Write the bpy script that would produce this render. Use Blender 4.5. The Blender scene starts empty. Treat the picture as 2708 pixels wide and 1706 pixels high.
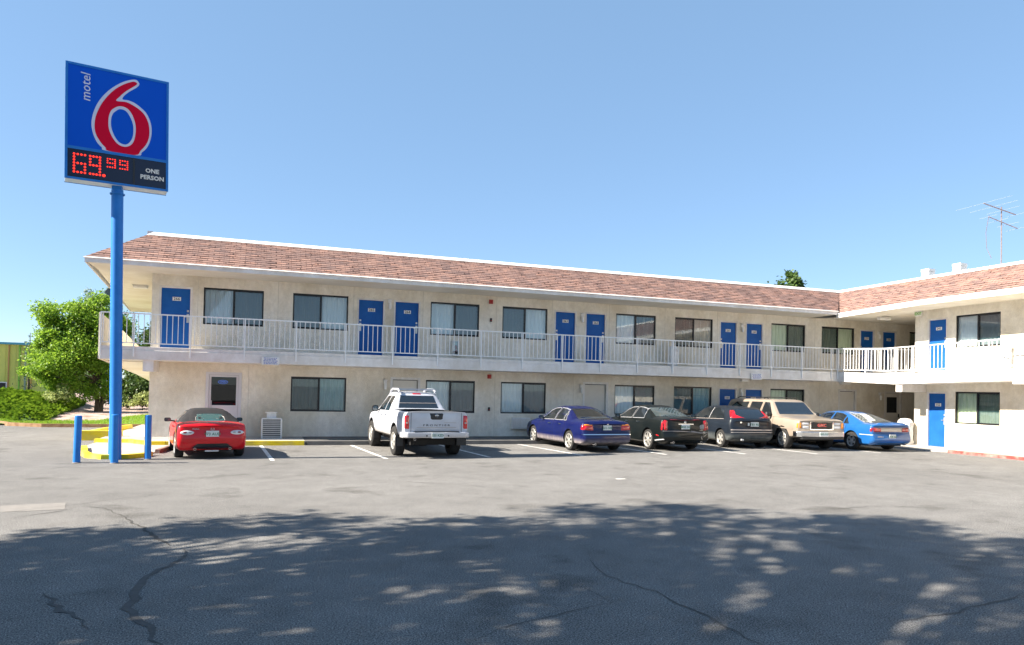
import bpy, bmesh, math, random
from mathutils import Vector, Matrix
from mathutils.bvhtree import BVHTree
R = math.radians
C = bpy.data.collections.new('scene'); bpy.context.scene.collection.children.link(C)
SC = bpy.context.scene
random.seed(7)

# ------------------------------------------------------------------ camera, world, sun
cam = bpy.data.cameras.new('camera'); camo = bpy.data.objects.new('camera', cam); C.objects.link(camo); SC.camera = camo
yaw, pitch, roll = 0.3383, 0.0161, 0.0218
f_ = Vector((math.sin(yaw)*math.cos(pitch), math.cos(yaw)*math.cos(pitch), math.sin(pitch)))
r_ = Vector((math.cos(yaw), -math.sin(yaw), 0)); u_ = r_.cross(f_)
r2 = r_*math.cos(roll)+u_*math.sin(roll); u2 = -r_*math.sin(roll)+u_*math.cos(roll)
M = Matrix((r2, u2, -f_)).transposed().to_4x4(); M.translation = Vector((3.3427, -24.1945, 1.6995)); camo.matrix_world = M
cam.sensor_width = 36; cam.lens = 36*1861.25/2708; cam.shift_y = (1000.41-853)/2708; cam.clip_end = 3000; cam.clip_start = .05
SUN_EL, SUN_AZ = R(36.5), R(-89.0)   # direction to the sun: west, a hair behind the long facade
w = bpy.data.worlds.new('World'); SC.world = w; w.use_nodes = True
nt = w.node_tree; bg = nt.nodes['Background']
sky = nt.nodes.new('ShaderNodeTexSky'); sky.sky_type = 'NISHITA'; sky.sun_disc = False
sky.sun_elevation = SUN_EL; sky.sun_rotation = SUN_AZ
sky.air_density = 1.0; sky.dust_density = .05; sky.ozone_density = 2.2; sky.altitude = 1600
hz = nt.nodes.new('ShaderNodeMix'); hz.data_type = 'RGBA'; hz.inputs[0].default_value = .55; nt.links.new(sky.outputs[0], hz.inputs[6]); hz.inputs[7].default_value = (1.30, 2.25, 3.45, 1); nt.links.new(hz.outputs[2], bg.inputs[0]); bg.inputs[1].default_value = 0.0765
sd = bpy.data.lights.new('sun', 'SUN'); sd.energy = 5.0; sd.angle = R(.55); sd.color = (1, .90, .765)
so = bpy.data.objects.new('sun', sd); C.objects.link(so)
dts = Vector((math.sin(SUN_AZ)*math.cos(SUN_EL), math.cos(SUN_AZ)*math.cos(SUN_EL), math.sin(SUN_EL)))
so.rotation_euler = dts.to_track_quat('Z', 'Y').to_euler(); so.location = (-40, 0, 40)
SC.view_settings.view_transform = 'Standard'; SC.view_settings.look = 'None'; SC.view_settings.exposure = 1.7; SC.view_settings.gamma = 1
SC.cycles.max_bounces = 8; SC.cycles.transparent_max_bounces = 12

# ------------------------------------------------------------------ objects
def link(name, me, parent=None):
    o = bpy.data.objects.new(name, me); C.objects.link(o)
    if parent: o.parent = parent
    return o
def tag(o, label=None, cat=None, group=None, kind=None):
    if label: o['label'] = label
    if cat: o['category'] = cat
    if group: o['group'] = group
    if kind: o['kind'] = kind
    return o
def thing(name, label, cat, loc=(0, 0, 0), rz=0, group=None):
    o = bpy.data.objects.new(name, None); C.objects.link(o); o.location = loc; o.rotation_euler = (0, 0, rz)
    o.empty_display_size = .2
    return tag(o, label, cat, group)
class MB:
    def __init__(s): s.v = []; s.f = []; s.uv = {}; s.mi = {}
    def add(s, vs, fs, mi=0, uvs=None):
        b = len(s.v); s.v += [tuple(v) for v in vs]
        for k, f in enumerate(fs):
            if mi: s.mi[len(s.f)] = mi
            if uvs: s.uv[len(s.f)] = uvs[k]
            s.f.append([b+i for i in f])
        return s
    def box(s, x0, x1, y0, y1, z0, z1, mi=0):
        vs = [(x, y, z) for z in (z0, z1) for y in (y0, y1) for x in (x0, x1)]
        return s.add(vs, [(0, 2, 3, 1), (4, 5, 7, 6), (0, 1, 5, 4), (2, 6, 7, 3), (0, 4, 6, 2), (1, 3, 7, 5)], mi)
    def bar(s, a, b, wd, h=None, up=(0, 0, 1), mi=0):
        a, b = Vector(a), Vector(b); h = h or wd; d = (b-a).normalized(); up = Vector(up)
        if abs(d.dot(up)) > .98: up = Vector((0, 1, 0))
        sx = d.cross(up).normalized()*wd/2; sy = sx.cross(d).normalized()*h/2
        vs = [p+i*sx+j*sy for p in (a, b) for (i, j) in ((-1, -1), (1, -1), (1, 1), (-1, 1))]
        return s.add(vs, [(3, 2, 1, 0), (4, 5, 6, 7), (0, 1, 5, 4), (1, 2, 6, 5), (2, 3, 7, 6), (3, 0, 4, 7)], mi)
    def tube(s, pts, rad, n=8, caps=True, mi=0):
        pts = [Vector(p) for p in pts]; rads = rad if isinstance(rad, (list, tuple)) else [rad]*len(pts)
        rings = []
        for i, p in enumerate(pts):
            d = (pts[min(i+1, len(pts)-1)]-pts[max(i-1, 0)]).normalized()
            t = Vector((0, 0, 1)) if abs(d.z) < .9 else Vector((1, 0, 0))
            a = d.cross(t).normalized(); b = d.cross(a)
            rings.append([p+rads[i]*(math.cos(k*2*math.pi/n)*a+math.sin(k*2*math.pi/n)*b) for k in range(n)])
        vs = [v for r in rings for v in r]
        fs = [(i*n+k, i*n+(k+1) % n, (i+1)*n+(k+1) % n, (i+1)*n+k) for i in range(len(pts)-1) for k in range(n)]
        if caps: fs += [tuple(range(n))[::-1], tuple((len(pts)-1)*n+k for k in range(n))]
        return s.add(vs, fs, mi)
    def lathe(s, prof, n=24, M=None, mi=0, closed=False):   # prof (r, h) around the Z axis, or through M
        vs = []
        for (r, h) in prof:
            for k in range(n):
                v = Vector((r*math.cos(k*2*math.pi/n), r*math.sin(k*2*math.pi/n), h)); vs.append(M @ v if M else v)
        m = len(prof); fs = [(i*n+k, i*n+(k+1) % n, ((i+1) % m)*n+(k+1) % n, ((i+1) % m)*n+k) for i in range(m if closed else m-1) for k in range(n)]
        return s.add(vs, fs, mi)
    def prism(s, poly, z0, z1, mi=0):
        n = len(poly); vs = [(x, y, z0) for x, y in poly]+[(x, y, z1) for x, y in poly]
        return s.add(vs, [tuple(range(n))[::-1], tuple(n+i for i in range(n))]+[(i, (i+1) % n, n+(i+1) % n, n+i) for i in range(n)], mi)
    def mesh(s, name, mats, smooth=0):
        me = bpy.data.meshes.new(name); me.from_pydata(s.v, [], s.f)
        for m in (mats if isinstance(mats, (list, tuple)) else [mats]): me.materials.append(m)
        for i, k in s.mi.items(): me.polygons[i].material_index = k
        if s.uv:
            ul = me.uv_layers.new(name='UVMap')
            for i, p in enumerate(me.polygons):
                if i in s.uv:
                    for j, li in enumerate(p.loop_indices): ul.data[li].uv = s.uv[i][j]
        if smooth:
            me.polygons.foreach_set('use_smooth', [True]*len(me.polygons))
            if smooth < 180: me.set_sharp_from_angle(angle=R(smooth))
        me.update(); return me
    def build(s, name, mats, parent=None, smooth=0, **t):
        o = link(name, s.mesh(name, mats, smooth), parent)
        if t: tag(o, **t)
        return o
def box(*a): return MB().box(*a)
def bevel(o, wd=.01, seg=2):
    m = o.modifiers.new('bevel', 'BEVEL'); m.width = wd; m.segments = seg; m.limit_method = 'ANGLE'; return o

# ------------------------------------------------------------------ materials
def newmat(name, col=(.5, .5, .5), rough=.6, metal=0, spec=.5, coat=0, trans=0):
    m = bpy.data.materials.new(name); m.use_nodes = True; b = m.node_tree.nodes['Principled BSDF']
    b.inputs['Base Color'].default_value = (*col, 1); b.inputs['Roughness'].default_value = rough; b.inputs['Metallic'].default_value = metal
    b.inputs['Specular IOR Level'].default_value = spec; b.inputs['Coat Weight'].default_value = coat; b.inputs['Coat Roughness'].default_value = .04
    return m
def N(m, t, **k):
    n = m.node_tree.nodes.new(t)
    for a, v in k.items(): setattr(n, a, v)
    return n
def L(m, a, b): m.node_tree.links.new(a, b)
def noisy(name, c1, c2, scale=3, rough=.8, bump=0, bscale=60, detail=6, spec=.3, coord='Object', stretch=None, metal=0, coat=0, c3=None, s3=.4, bdist=.01):
    """two colours mixed by noise, an optional third slow one, and a fine bump"""
    m = newmat(name, c1, rough, metal, spec, coat); b = m.node_tree.nodes['Principled BSDF']
    tc = N(m, 'ShaderNodeTexCoord'); vec = tc.outputs[coord]
    if stretch:
        mp = N(m, 'ShaderNodeMapping'); mp.inputs['Scale'].default_value = stretch; L(m, vec, mp.inputs[0]); v2 = mp.outputs[0]
    else: v2 = vec
    n1 = N(m, 'ShaderNodeTexNoise'); n1.inputs['Scale'].default_value = scale; n1.inputs['Detail'].default_value = detail; n1.inputs['Roughness'].default_value = .65; L(m, v2, n1.inputs[0])
    cr = N(m, 'ShaderNodeValToRGB'); cr.color_ramp.elements[0].position = .35; cr.color_ramp.elements[1].position = .65
    cr.color_ramp.elements[0].color = (*c1, 1); cr.color_ramp.elements[1].color = (*c2, 1); L(m, n1.outputs[0], cr.inputs[0]); out = cr.outputs[0]
    if c3:
        n3 = N(m, 'ShaderNodeTexNoise'); n3.inputs['Scale'].default_value = s3; n3.inputs['Detail'].default_value = 5; L(m, vec, n3.inputs[0])
        r3 = N(m, 'ShaderNodeValToRGB'); r3.color_ramp.elements[0].position = .45; r3.color_ramp.elements[1].position = .7; L(m, n3.outputs[0], r3.inputs[0])
        mx = N(m, 'ShaderNodeMix', data_type='RGBA'); L(m, r3.outputs[0], mx.inputs[0]); L(m, out, mx.inputs[6]); mx.inputs[7].default_value = (*c3, 1); out = mx.outputs[2]
    L(m, out, b.inputs['Base Color'])
    if bump:
        n2 = N(m, 'ShaderNodeTexNoise'); n2.inputs['Scale'].default_value = bscale; n2.inputs['Detail'].default_value = 4; L(m, vec, n2.inputs[0])
        bp = N(m, 'ShaderNodeBump'); bp.inputs['Strength'].default_value = bump; bp.inputs['Distance'].default_value = bdist; L(m, n2.outputs[0], bp.inputs['Height']); L(m, bp.outputs[0], b.inputs['Normal'])
    return m
M_ = {}
M_['stucco'] = noisy('stucco', (.80, .755, .665), (.86, .82, .735), 1.3, .9, 1.0, 38, c3=(.64, .58, .47), s3=.45, stretch=(1, 1, .45), bdist=.02)
def streaks(m, scale, lo, hi, a=.42, b2=.62):
    b = m.node_tree.nodes['Principled BSDF']; src = b.inputs['Base Color'].links[0].from_socket; tc = N(m, 'ShaderNodeTexCoord'); mp = N(m, 'ShaderNodeMapping'); mp.inputs['Scale'].default_value = scale; L(m, tc.outputs['Object'], mp.inputs[0])
    n = N(m, 'ShaderNodeTexNoise'); n.inputs['Scale'].default_value = 1; n.inputs['Detail'].default_value = 8; n.inputs['Roughness'].default_value = .7; L(m, mp.outputs[0], n.inputs[0])
    r = N(m, 'ShaderNodeValToRGB'); r.color_ramp.elements[0].position = a; r.color_ramp.elements[1].position = b2; r.color_ramp.elements[0].color = (*lo, 1); r.color_ramp.elements[1].color = (*hi, 1); L(m, n.outputs[0], r.inputs[0])
    mx = N(m, 'ShaderNodeMix', data_type='RGBA', blend_type='MULTIPLY'); mx.inputs[0].default_value = 1; L(m, src, mx.inputs[6]); L(m, r.outputs[0], mx.inputs[7]); L(m, mx.outputs[2], b.inputs['Base Color'])
streaks(M_['stucco'], (1.6, 1.6, .7), (.93, .91, .87), (1.03, 1.03, 1.03)); streaks(M_['stucco'], (7, 7, 6), (.93, .93, .93), (1.04, 1.04, 1.04))
M_['soffit'] = noisy('soffit_paint', (.74, .69, .59), (.80, .755, .66), 2.5, .85, .3, 40, c3=(.68, .61, .49), s3=.6)
M_['white'] = noisy('white_paint', (.74, .735, .72), (.80, .795, .785), 6, .6, .1, 30, c3=(.68, .66, .62), s3=1.2)
M_['trim'] = noisy('trim_paint', (.70, .68, .655), (.78, .765, .745), 4, .6, .12, 30, c3=(.64, .61, .57), s3=.9)
streaks(M_['trim'], (2, 2, 1.4), (.90, .88, .85), (1.03, 1.03, 1.03)); streaks(M_['white'], (5, 5, 1.2), (.90, .88, .85), (1.02, 1.02, 1.02))
M_['rail'] = newmat('rail_paint', (.78, .78, .77), .45)
M_['cream'] = noisy('cream_door_paint', (.66, .62, .55), (.70, .67, .60), 3, .65)
M_['doorblue'] = noisy('blue_door_paint', (.008, .085, .32), (.012, .105, .37), 2.5, .5, .05, 20, spec=.2)
M_['frame'] = newmat('bronze_window_frame', (.018, .018, .02), .4, .3)
M_['framelit'] = newmat('aluminium_door_frame', (.62, .61, .62), .4, .3)
M_['dark'] = newmat('dark_interior', (.012, .013, .014), .9)
M_['black'] = newmat('black_plastic', (.014, .014, .015), .45)
M_['rubber'] = noisy('tyre_rubber', (.018, .018, .019), (.03, .029, .028), 12, .85)
M_['rimsilver'] = noisy('alloy_rim', (.50, .49, .46), (.62, .61, .58), 9, .35, metal=.6)
M_['chrome'] = newmat('chrome', (.75, .76, .78), .12, 1)
M_['steel'] = noisy('galvanised_steel', (.42, .43, .44), (.54, .55, .56), 8, .5, metal=.5)
M_['numplate'] = newmat('number_plaque', (.78, .77, .74), .5)
M_['ink'] = newmat('black_lettering', (.02, .02, .022), .6)
M_['inkblue'] = newmat('blue_lettering', (.05, .12, .42), .6)
M_['redbox'] = newmat('red_alarm', (.38, .012, .010), .4)
M_['yellow'] = noisy('yellow_kerb_paint', (.60, .46, .012), (.70, .54, .02), 5, .7, .3, 40, c3=(.50, .40, .10), s3=3)
M_['redkerb'] = noisy('red_kerb_paint', (.38, .035, .03), (.46, .06, .05), 5, .7, .3, 40, c3=(.42, .22, .19), s3=4)
M_['concrete'] = noisy('walkway_concrete', (.36, .34, .31), (.43, .405, .375), 2, .85, .4, 50, c3=(.30, .28, .26), s3=.8)
M_['concreteshade'] = noisy('shaded_pavement', (.10, .10, .10), (.15, .147, .142), 2, .9, .4, 50)  # darker copy of the walkway concrete, the slab's shade put into its colour
M_['line'] = noisy('road_line_paint', (.72, .71, .68), (.80, .79, .76), 8, .7, .2, 60, c3=(.34, .33, .32), s3=7)
M_['poleblue'] = noisy('blue_post_paint', (.010, .155, .50), (.016, .18, .56), 5, .45, .05, 30, spec=.35)
M_['signblue'] = newmat('sign_face_blue', (.001, .085, .56), .4, spec=.12)
M_['signside'] = noisy('sign_cabinet_side', (.50, .62, .70), (.60, .70, .76), 5, .45)
M_['signred'] = newmat('sign_red', (.62, .001, .030), .5, spec=.1)
M_['signsilver'] = newmat('sign_silver', (.60, .62, .74), .4)
M_['ledpanel'] = newmat('led_panel_black', (.004, .008, .03), .25)
def emis(name, col, s):
    m = newmat(name, col, .4); b = m.node_tree.nodes['Principled BSDF']; b.inputs['Emission Color'].default_value = (*col, 1); b.inputs['Emission Strength'].default_value = s; return m
M_['led'] = emis('red_led', (1, .03, .012), .55)
M_['neon'] = emis('blue_neon', (.10, .22, 1), .35)
M_['bark'] = noisy('bark', (.05, .036, .026), (.11, .085, .065), 9, .95, .8, 25, stretch=(1, 1, .2))
def leafmat(name, c1, c2, tr=.35):
    m = bpy.data.materials.new(name); m.use_nodes = True; nt = m.node_tree; nt.nodes.clear()
    out = N(m, 'ShaderNodeOutputMaterial'); g = N(m, 'ShaderNodeNewGeometry')
    cr = N(m, 'ShaderNodeValToRGB'); cr.color_ramp.elements[0].color = (*c1, 1); cr.color_ramp.elements[1].color = (*c2, 1); L(m, g.outputs['Random Per Island'], cr.inputs[0])
    d = N(m, 'ShaderNodeBsdfPrincipled'); d.inputs['Roughness'].default_value = .5; d.inputs['Specular IOR Level'].default_value = .35
    t = N(m, 'ShaderNodeBsdfTranslucent'); L(m, cr.outputs[0], d.inputs['Base Color'])
    hs = N(m, 'ShaderNodeHueSaturation'); hs.inputs['Value'].default_value = 1.6; hs.inputs['Hue'].default_value = .485; L(m, cr.outputs[0], hs.inputs['Color']); L(m, hs.outputs[0], t.inputs[0])
    mx = N(m, 'ShaderNodeMixShader'); mx.inputs[0].default_value = tr; L(m, d.outputs[0], mx.inputs[1]); L(m, t.outputs[0], mx.inputs[2]); L(m, mx.outputs[0], out.inputs[0]); return m
M_['leaf'] = leafmat('bright_green_leaves', (.095, .20, .018), (.225, .37, .04), .45)
M_['leafdark'] = leafmat('dark_green_leaves', (.03, .07, .018), (.09, .15, .03), .25)
M_['leafshade'] = leafmat('shade_tree_leaves', (.015, .03, .01), (.03, .05, .015), .06)
M_['leafgrey'] = leafmat('silvery_leaves', (.16, .24, .20), (.30, .38, .36), .3)
M_['leafpale'] = leafmat('pale_shrub_leaves', (.20, .27, .08), (.38, .43, .17), .3)
M_['juniper'] = leafmat('juniper_foliage', (.045, .11, .010), (.15, .26, .02), .25)
M_['needle'] = leafmat('conifer_needles', (.035, .06, .03), (.08, .12, .05), .15)
M_['grassblade'] = leafmat('grass_blades', (.10, .20, .012), (.20, .33, .03), .35)

def glass(name, tint, refl=1.0, rough=0.0):
    m = bpy.data.materials.new(name); m.use_nodes = True; m.node_tree.nodes.clear()
    out = N(m, 'ShaderNodeOutputMaterial'); t = N(m, 'ShaderNodeBsdfTransparent'); t.inputs[0].default_value = (*tint, 1)
    g = N(m, 'ShaderNodeBsdfGlossy'); g.inputs['Roughness'].default_value = rough; g.inputs['Color'].default_value = (.95, .98, 1, 1)
    fr = N(m, 'ShaderNodeFresnel'); fr.inputs[0].default_value = 1.6; mu = N(m, 'ShaderNodeMath', operation='MULTIPLY'); mu.use_clamp = True; mu.inputs[1].default_value = refl
    L(m, fr.outputs[0], mu.inputs[0]); mx = N(m, 'ShaderNodeMixShader'); L(m, mu.outputs[0], mx.inputs[0]); L(m, t.outputs[0], mx.inputs[1]); L(m, g.outputs[0], mx.inputs[2]); L(m, mx.outputs[0], out.inputs[0]); return m
M_['glass'] = glass('window_glass', (.92, .97, .98), 1.5)
M_['glassdoor'] = glass('door_glass', (.30, .36, .32), .9)
m = bpy.data.materials.new('insect_screen'); m.use_nodes = True; m.node_tree.nodes.clear()
_o = N(m, 'ShaderNodeOutputMaterial'); _t = N(m, 'ShaderNodeBsdfTransparent'); _d = N(m, 'ShaderNodeBsdfDiffuse'); _d.inputs[0].default_value = (.03, .09, .11, 1); _x = N(m, 'ShaderNodeMixShader'); _x.inputs[0].default_value = .48
L(m, _t.outputs[0], _x.inputs[1]); L(m, _d.outputs[0], _x.inputs[2]); L(m, _x.outputs[0], _o.inputs[0]); M_['screen'] = m
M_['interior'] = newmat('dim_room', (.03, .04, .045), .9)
def curtmat(name, c1, c2):
    m = noisy(name, c1, c2, 5, .9, stretch=(6, 6, .3)); return m
M_['curtain'] = curtmat('pale_curtain', (.84, .87, .87), (.92, .94, .93))
M_['curtainteal'] = curtmat('teal_curtain', (.30, .48, .50), (.44, .60, .62))
M_['curtaincream'] = curtmat('cream_green_curtain', (.62, .68, .50), (.84, .86, .70))
M_['curtainbrown'] = curtmat('striped_brown_curtain', (.55, .45, .36), (.80, .75, .66))

# asphalt: speckle, slow patches, oil stains
def asphalt():
    m = newmat('asphalt', (.2, .2, .2), .9, 0, .12); b = m.node_tree.nodes['Principled BSDF']
    g = N(m, 'ShaderNodeNewGeometry'); P = g.outputs['Position']
    def noise(s, d=5, ro=.6):
        n = N(m, 'ShaderNodeTexNoise'); n.inputs['Scale'].default_value = s; n.inputs['Detail'].default_value = d; n.inputs['Roughness'].default_value = ro; L(m, P, n.inputs[0]); return n.outputs[0]
    def ramp(src, a, c1, bb, c2):
        r = N(m, 'ShaderNodeValToRGB'); r.color_ramp.elements[0].position = a; r.color_ramp.elements[1].position = bb
        r.color_ramp.elements[0].color = (*c1, 1); r.color_ramp.elements[1].color = (*c2, 1); L(m, src, r.inputs[0]); return r.outputs[0]
    base = ramp(noise(.23, 7), .3, (.150, .147, .142), .7, (.196, .193, .186))
    mid = ramp(noise(2.2, 8, .7), .35, (.86,)*3, .65, (1.08,)*3)
    mx = N(m, 'ShaderNodeMix', data_type='RGBA', blend_type='MULTIPLY'); mx.inputs[0].default_value = 1; L(m, base, mx.inputs[6]); L(m, mid, mx.inputs[7])
    sp = ramp(noise(75, 3, .8), .41, (.34,)*3, .60, (1.75,)*3)
    m2 = N(m, 'ShaderNodeMix', data_type='RGBA', blend_type='MULTIPLY'); m2.inputs[0].default_value = 1; L(m, mx.outputs[2], m2.inputs[6]); L(m, sp, m2.inputs[7])
    vo = N(m, 'ShaderNodeTexVoronoi'); vo.inputs['Scale'].default_value = 48; L(m, P, vo.inputs[0])
    pe = ramp(vo.outputs['Distance'], .10, (.6,)*3, .17, (0,)*3)       # pale aggregate chips
    m3 = N(m, 'ShaderNodeMix', data_type='RGBA', blend_type='ADD'); m3.inputs[0].default_value = .6; L(m, m2.outputs[2], m3.inputs[6]); L(m, pe, m3.inputs[7])
    # oil stains in the stalls
    st = ramp(noise(.9, 4), .57, (1, 1, 1), .74, (.62, .61, .60))
    m4 = N(m, 'ShaderNodeMix', data_type='RGBA', blend_type='MULTIPLY'); m4.inputs[0].default_value = 1; L(m, m3.outputs[2], m4.inputs[6]); L(m, st, m4.inputs[7])
    L(m, m4.outputs[2], b.inputs['Base Color'])
    bp = N(m, 'ShaderNodeBump'); bp.inputs['Strength'].default_value = .55; bp.inputs['Distance'].default_value = .012; L(m, noise(60, 4, .8), bp.inputs['Height']); L(m, bp.outputs[0], b.inputs['Normal'])
    return m
M_['asphalt'] = asphalt()
M_['crack'] = noisy('sealed_crack', (.065, .063, .06), (.10, .097, .092), 12, .8)
M_['crackthin'] = noisy('open_crack', (.05, .048, .045), (.09, .085, .08), 12, .9)
M_['patch'] = noisy('pale_asphalt_patch', (.20, .19, .178), (.235, .223, .207), 12, .9)

# shingles: brick tabs on a UV of metres
def shingle():
    m = newmat('roof_shingles', (.4, .2, .18), .9, 0, .2); b = m.node_tree.nodes['Principled BSDF']; uv = N(m, 'ShaderNodeUVMap')
    def brick(w, h, off, c1, c2, mo, bias=0):
        k = N(m, 'ShaderNodeTexBrick'); k.inputs['Scale'].default_value = 1; k.inputs['Brick Width'].default_value = w; k.inputs['Row Height'].default_value = h
        k.inputs['Color1'].default_value = (*c1, 1); k.inputs['Color2'].default_value = (*c2, 1); k.inputs['Mortar'].default_value = (*mo, 1); k.inputs['Mortar Size'].default_value = .006; k.inputs['Bias'].default_value = bias
        k.offset = off; L(m, uv.outputs[0], k.inputs[0]); return k.outputs[0]
    a = brick(.30, .13, .5, (.285, .19, .158), (.205, .145, .128), (.10, .06, .055))
    c = brick(.45, .13, .37, (1.15, 1.10, 1.06), (.66, .70, .76), (.8, .8, .8), -.25)
    mx = N(m, 'ShaderNodeMix', data_type='RGBA', blend_type='MULTIPLY'); mx.inputs[0].default_value = 1; L(m, a, mx.inputs[6]); L(m, c, mx.inputs[7])
    n = N(m, 'ShaderNodeTexNoise'); n.inputs['Scale'].default_value = 2.2; n.inputs['Detail'].default_value = 8; n.inputs['Roughness'].default_value = .75; L(m, uv.outputs[0], n.inputs[0])
    r = N(m, 'ShaderNodeValToRGB'); r.color_ramp.elements[0].position = .35; r.color_ramp.elements[1].position = .7; r.color_ramp.elements[0].color = (.85, .85, .9, 1); r.color_ramp.elements[1].color = (1.2, 1.12, 1.08, 1); L(m, n.outputs[0], r.inputs[0])
    m2 = N(m, 'ShaderNodeMix', data_type='RGBA', blend_type='MULTIPLY'); m2.inputs[0].default_value = 1; L(m, mx.outputs[2], m2.inputs[6]); L(m, r.outputs[0], m2.inputs[7])
    # laminated tabs: short dark butt edges here and there
    k = N(m, 'ShaderNodeTexBrick'); k.inputs['Scale'].default_value = 1; k.inputs['Brick Width'].default_value = .36; k.inputs['Row Height'].default_value = .13; k.inputs['Mortar Size'].default_value = .022; k.inputs['Mortar Smooth'].default_value = .2
    for c_, v_ in (('Color1', 1), ('Color2', 1), ('Mortar', .32)): k.inputs[c_].default_value = (v_, v_*.94, v_*.92, 1)
    L(m, uv.outputs[0], k.inputs[0]); mp = N(m, 'ShaderNodeMapping'); mp.inputs['Scale'].default_value = (2.4, 8, 1); L(m, uv.outputs[0], mp.inputs[0])
    nn = N(m, 'ShaderNodeTexNoise'); nn.inputs['Scale'].default_value = 1; nn.inputs['Detail'].default_value = 2; L(m, mp.outputs[0], nn.inputs[0]); r3 = N(m, 'ShaderNodeValToRGB'); r3.color_ramp.elements[0].position = .50; r3.color_ramp.elements[1].position = .56; L(m, nn.outputs[0], r3.inputs[0])
    m4 = N(m, 'ShaderNodeMix', data_type='RGBA', blend_type='MULTIPLY'); L(m, r3.outputs[0], m4.inputs[0]); L(m, m2.outputs[2], m4.inputs[6]); L(m, k.outputs[0], m4.inputs[7]); L(m, m4.outputs[2], b.inputs['Base Color'])
    return m
M_['shingle'] = shingle()
M_['roofflat'] = noisy('flat_roof_gravel', (.5, .49, .47), (.6, .59, .57), 5, .9)

def text_mesh(txt, size, depth=.002, font_scale=(1, 1), bold=0, italic=0, align='CENTER', spacing=1.0):
    cu = bpy.data.curves.new('t', 'FONT'); cu.body = txt; cu.size = size; cu.extrude = depth; cu.align_x = align; cu.align_y = 'CENTER'; cu.offset = bold; cu.shear = italic; cu.space_character = spacing; cu.resolution_u = 2
    o = bpy.data.objects.new('t', cu); C.objects.link(o); bpy.context.view_layer.update()
    me = bpy.data.meshes.new_from_object(o.evaluated_get(bpy.context.evaluated_depsgraph_get())); bpy.data.objects.remove(o); return me
def text(name, txt, size, mat, parent, origin, xdir, updir, depth=.002, **k):
    """lettering in the plane xdir/updir at origin (in the parent's space)"""
    me = text_mesh(txt, size, depth, **k); me.name = name; me.materials.clear(); me.materials.append(mat)
    x = Vector(xdir).normalized(); y = Vector(updir).normalized(); z = x.cross(y)
    Mx = Matrix((x*k.get('font_scale', (1, 1))[0], y*k.get('font_scale', (1, 1))[1], z)).transposed().to_4x4(); Mx.translation = Vector(origin); me.transform(Mx)
    return link(name, me, parent)
def poly2d(name, loops, depth, mat, parent, Mx, smooth=True):
    cu = bpy.data.curves.new(name, 'CURVE'); cu.dimensions = '2D'; cu.fill_mode = 'BOTH'; cu.extrude = depth
    for lp in loops:
        if smooth:
            n = len(lp); pts = []
            for i in range(n):
                p0, p1, p2, p3 = (Vector(lp[(i+j) % n]) for j in (-1, 0, 1, 2))
                for k in range(4):
                    t = k/4; pts.append(.5*((2*p1)+(-p0+p2)*t+(2*p0-5*p1+4*p2-p3)*t*t+(-p0+3*p1-3*p2+p3)*t**3))
        else: pts = [Vector(p) for p in lp]
        sp = cu.splines.new('POLY'); sp.points.add(len(pts)-1); sp.use_cyclic_u = True
        for i, p in enumerate(pts): sp.points[i].co = (p.x, p.y, 0, 1)
    o = bpy.data.objects.new('t', cu); C.objects.link(o); bpy.context.view_layer.update()
    me = bpy.data.meshes.new_from_object(o.evaluated_get(bpy.context.evaluated_depsgraph_get())); bpy.data.objects.remove(o)
    me.name = name; me.materials.clear(); me.materials.append(mat); me.transform(Mx); return link(name, me, parent)
# ================================================================== the motel
GZ = -.12
motel = thing('motel_building', 'two storey cream motel with blue doors, railed walkway and red shingle mansard roof', 'building')
WX = 26.9
WING = Matrix(((0, 1, 0, WX), (-1, 0, 0, 0), (0, 0, 1, 0), (0, 0, 0, 1)))
def lerp_table(t, x):
    if x <= t[0][0]: return t[0][1]
    for (a, va), (b, vb) in zip(t, t[1:]):
        if x <= b: return va+(vb-va)*(x-a)/(b-a)
    return t[-1][1]
def zo(Y): return lerp_table([(-9, 0), (-7.7, -.02), (-6.3, -.05), (-4.1, -.12), (-1.27, 0)], Y)
def ze(Y): return lerp_table([(-5.4, 0), (-1.5, -.12)], Y)

def wall_mesh(u0, u1, z0, z1, ops, depth=.16):
    us = sorted({u0, u1, *[o[0] for o in ops], *[o[1] for o in ops]}); zs = sorted({z0, z1, *[o[2] for o in ops], *[o[3] for o in ops]})
    mb = MB()
    for a, b in zip(us, us[1:]):
        for c, d in zip(zs, zs[1:]):
            mu, mz = (a+b)/2, (c+d)/2
            if not any(o[0] < mu < o[1] and o[2] < mz < o[3] for o in ops): mb.add([(a, 0, c), (b, 0, c), (b, 0, d), (a, 0, d)], [(0, 1, 2, 3)])
    for (a, b, c, d) in ops:
        D = depth
        mb.add([(a, 0, c), (a, D, c), (a, D, d), (a, 0, d)], [(0, 1, 2, 3)]); mb.add([(b, 0, c), (b, D, c), (b, D, d), (b, 0, d)], [(3, 2, 1, 0)])
        mb.add([(a, 0, d), (a, D, d), (b, D, d), (b, 0, d)], [(0, 1, 2, 3)]); mb.add([(a, 0, c), (a, D, c), (b, D, c), (b, 0, c)], [(3, 2, 1, 0)])
    return mb
UZ, UT, LZ, LT = 3.558, 4.722, .83, 1.972
upW = [(1.47, 3.26), (4.17, 5.95), (8.78, 10.56), (11.44, 13.2), (16.05, 17.8), (18.67, 20.44), (23.33, 25.1), (25.98, 27.79), (31.0, 32.8)]
upD = [(.25, 1.1, '266'), (6.29, 7.14, '265'), (7.53, 8.37, '264'), (13.52, 14.34, '263'), (14.78, 15.59, '262'), (20.8, 21.59, '261'), (22.07, 22.88, '260'), (28.13, 28.89, '259'), (29.41, 30.17, '258')]
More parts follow.
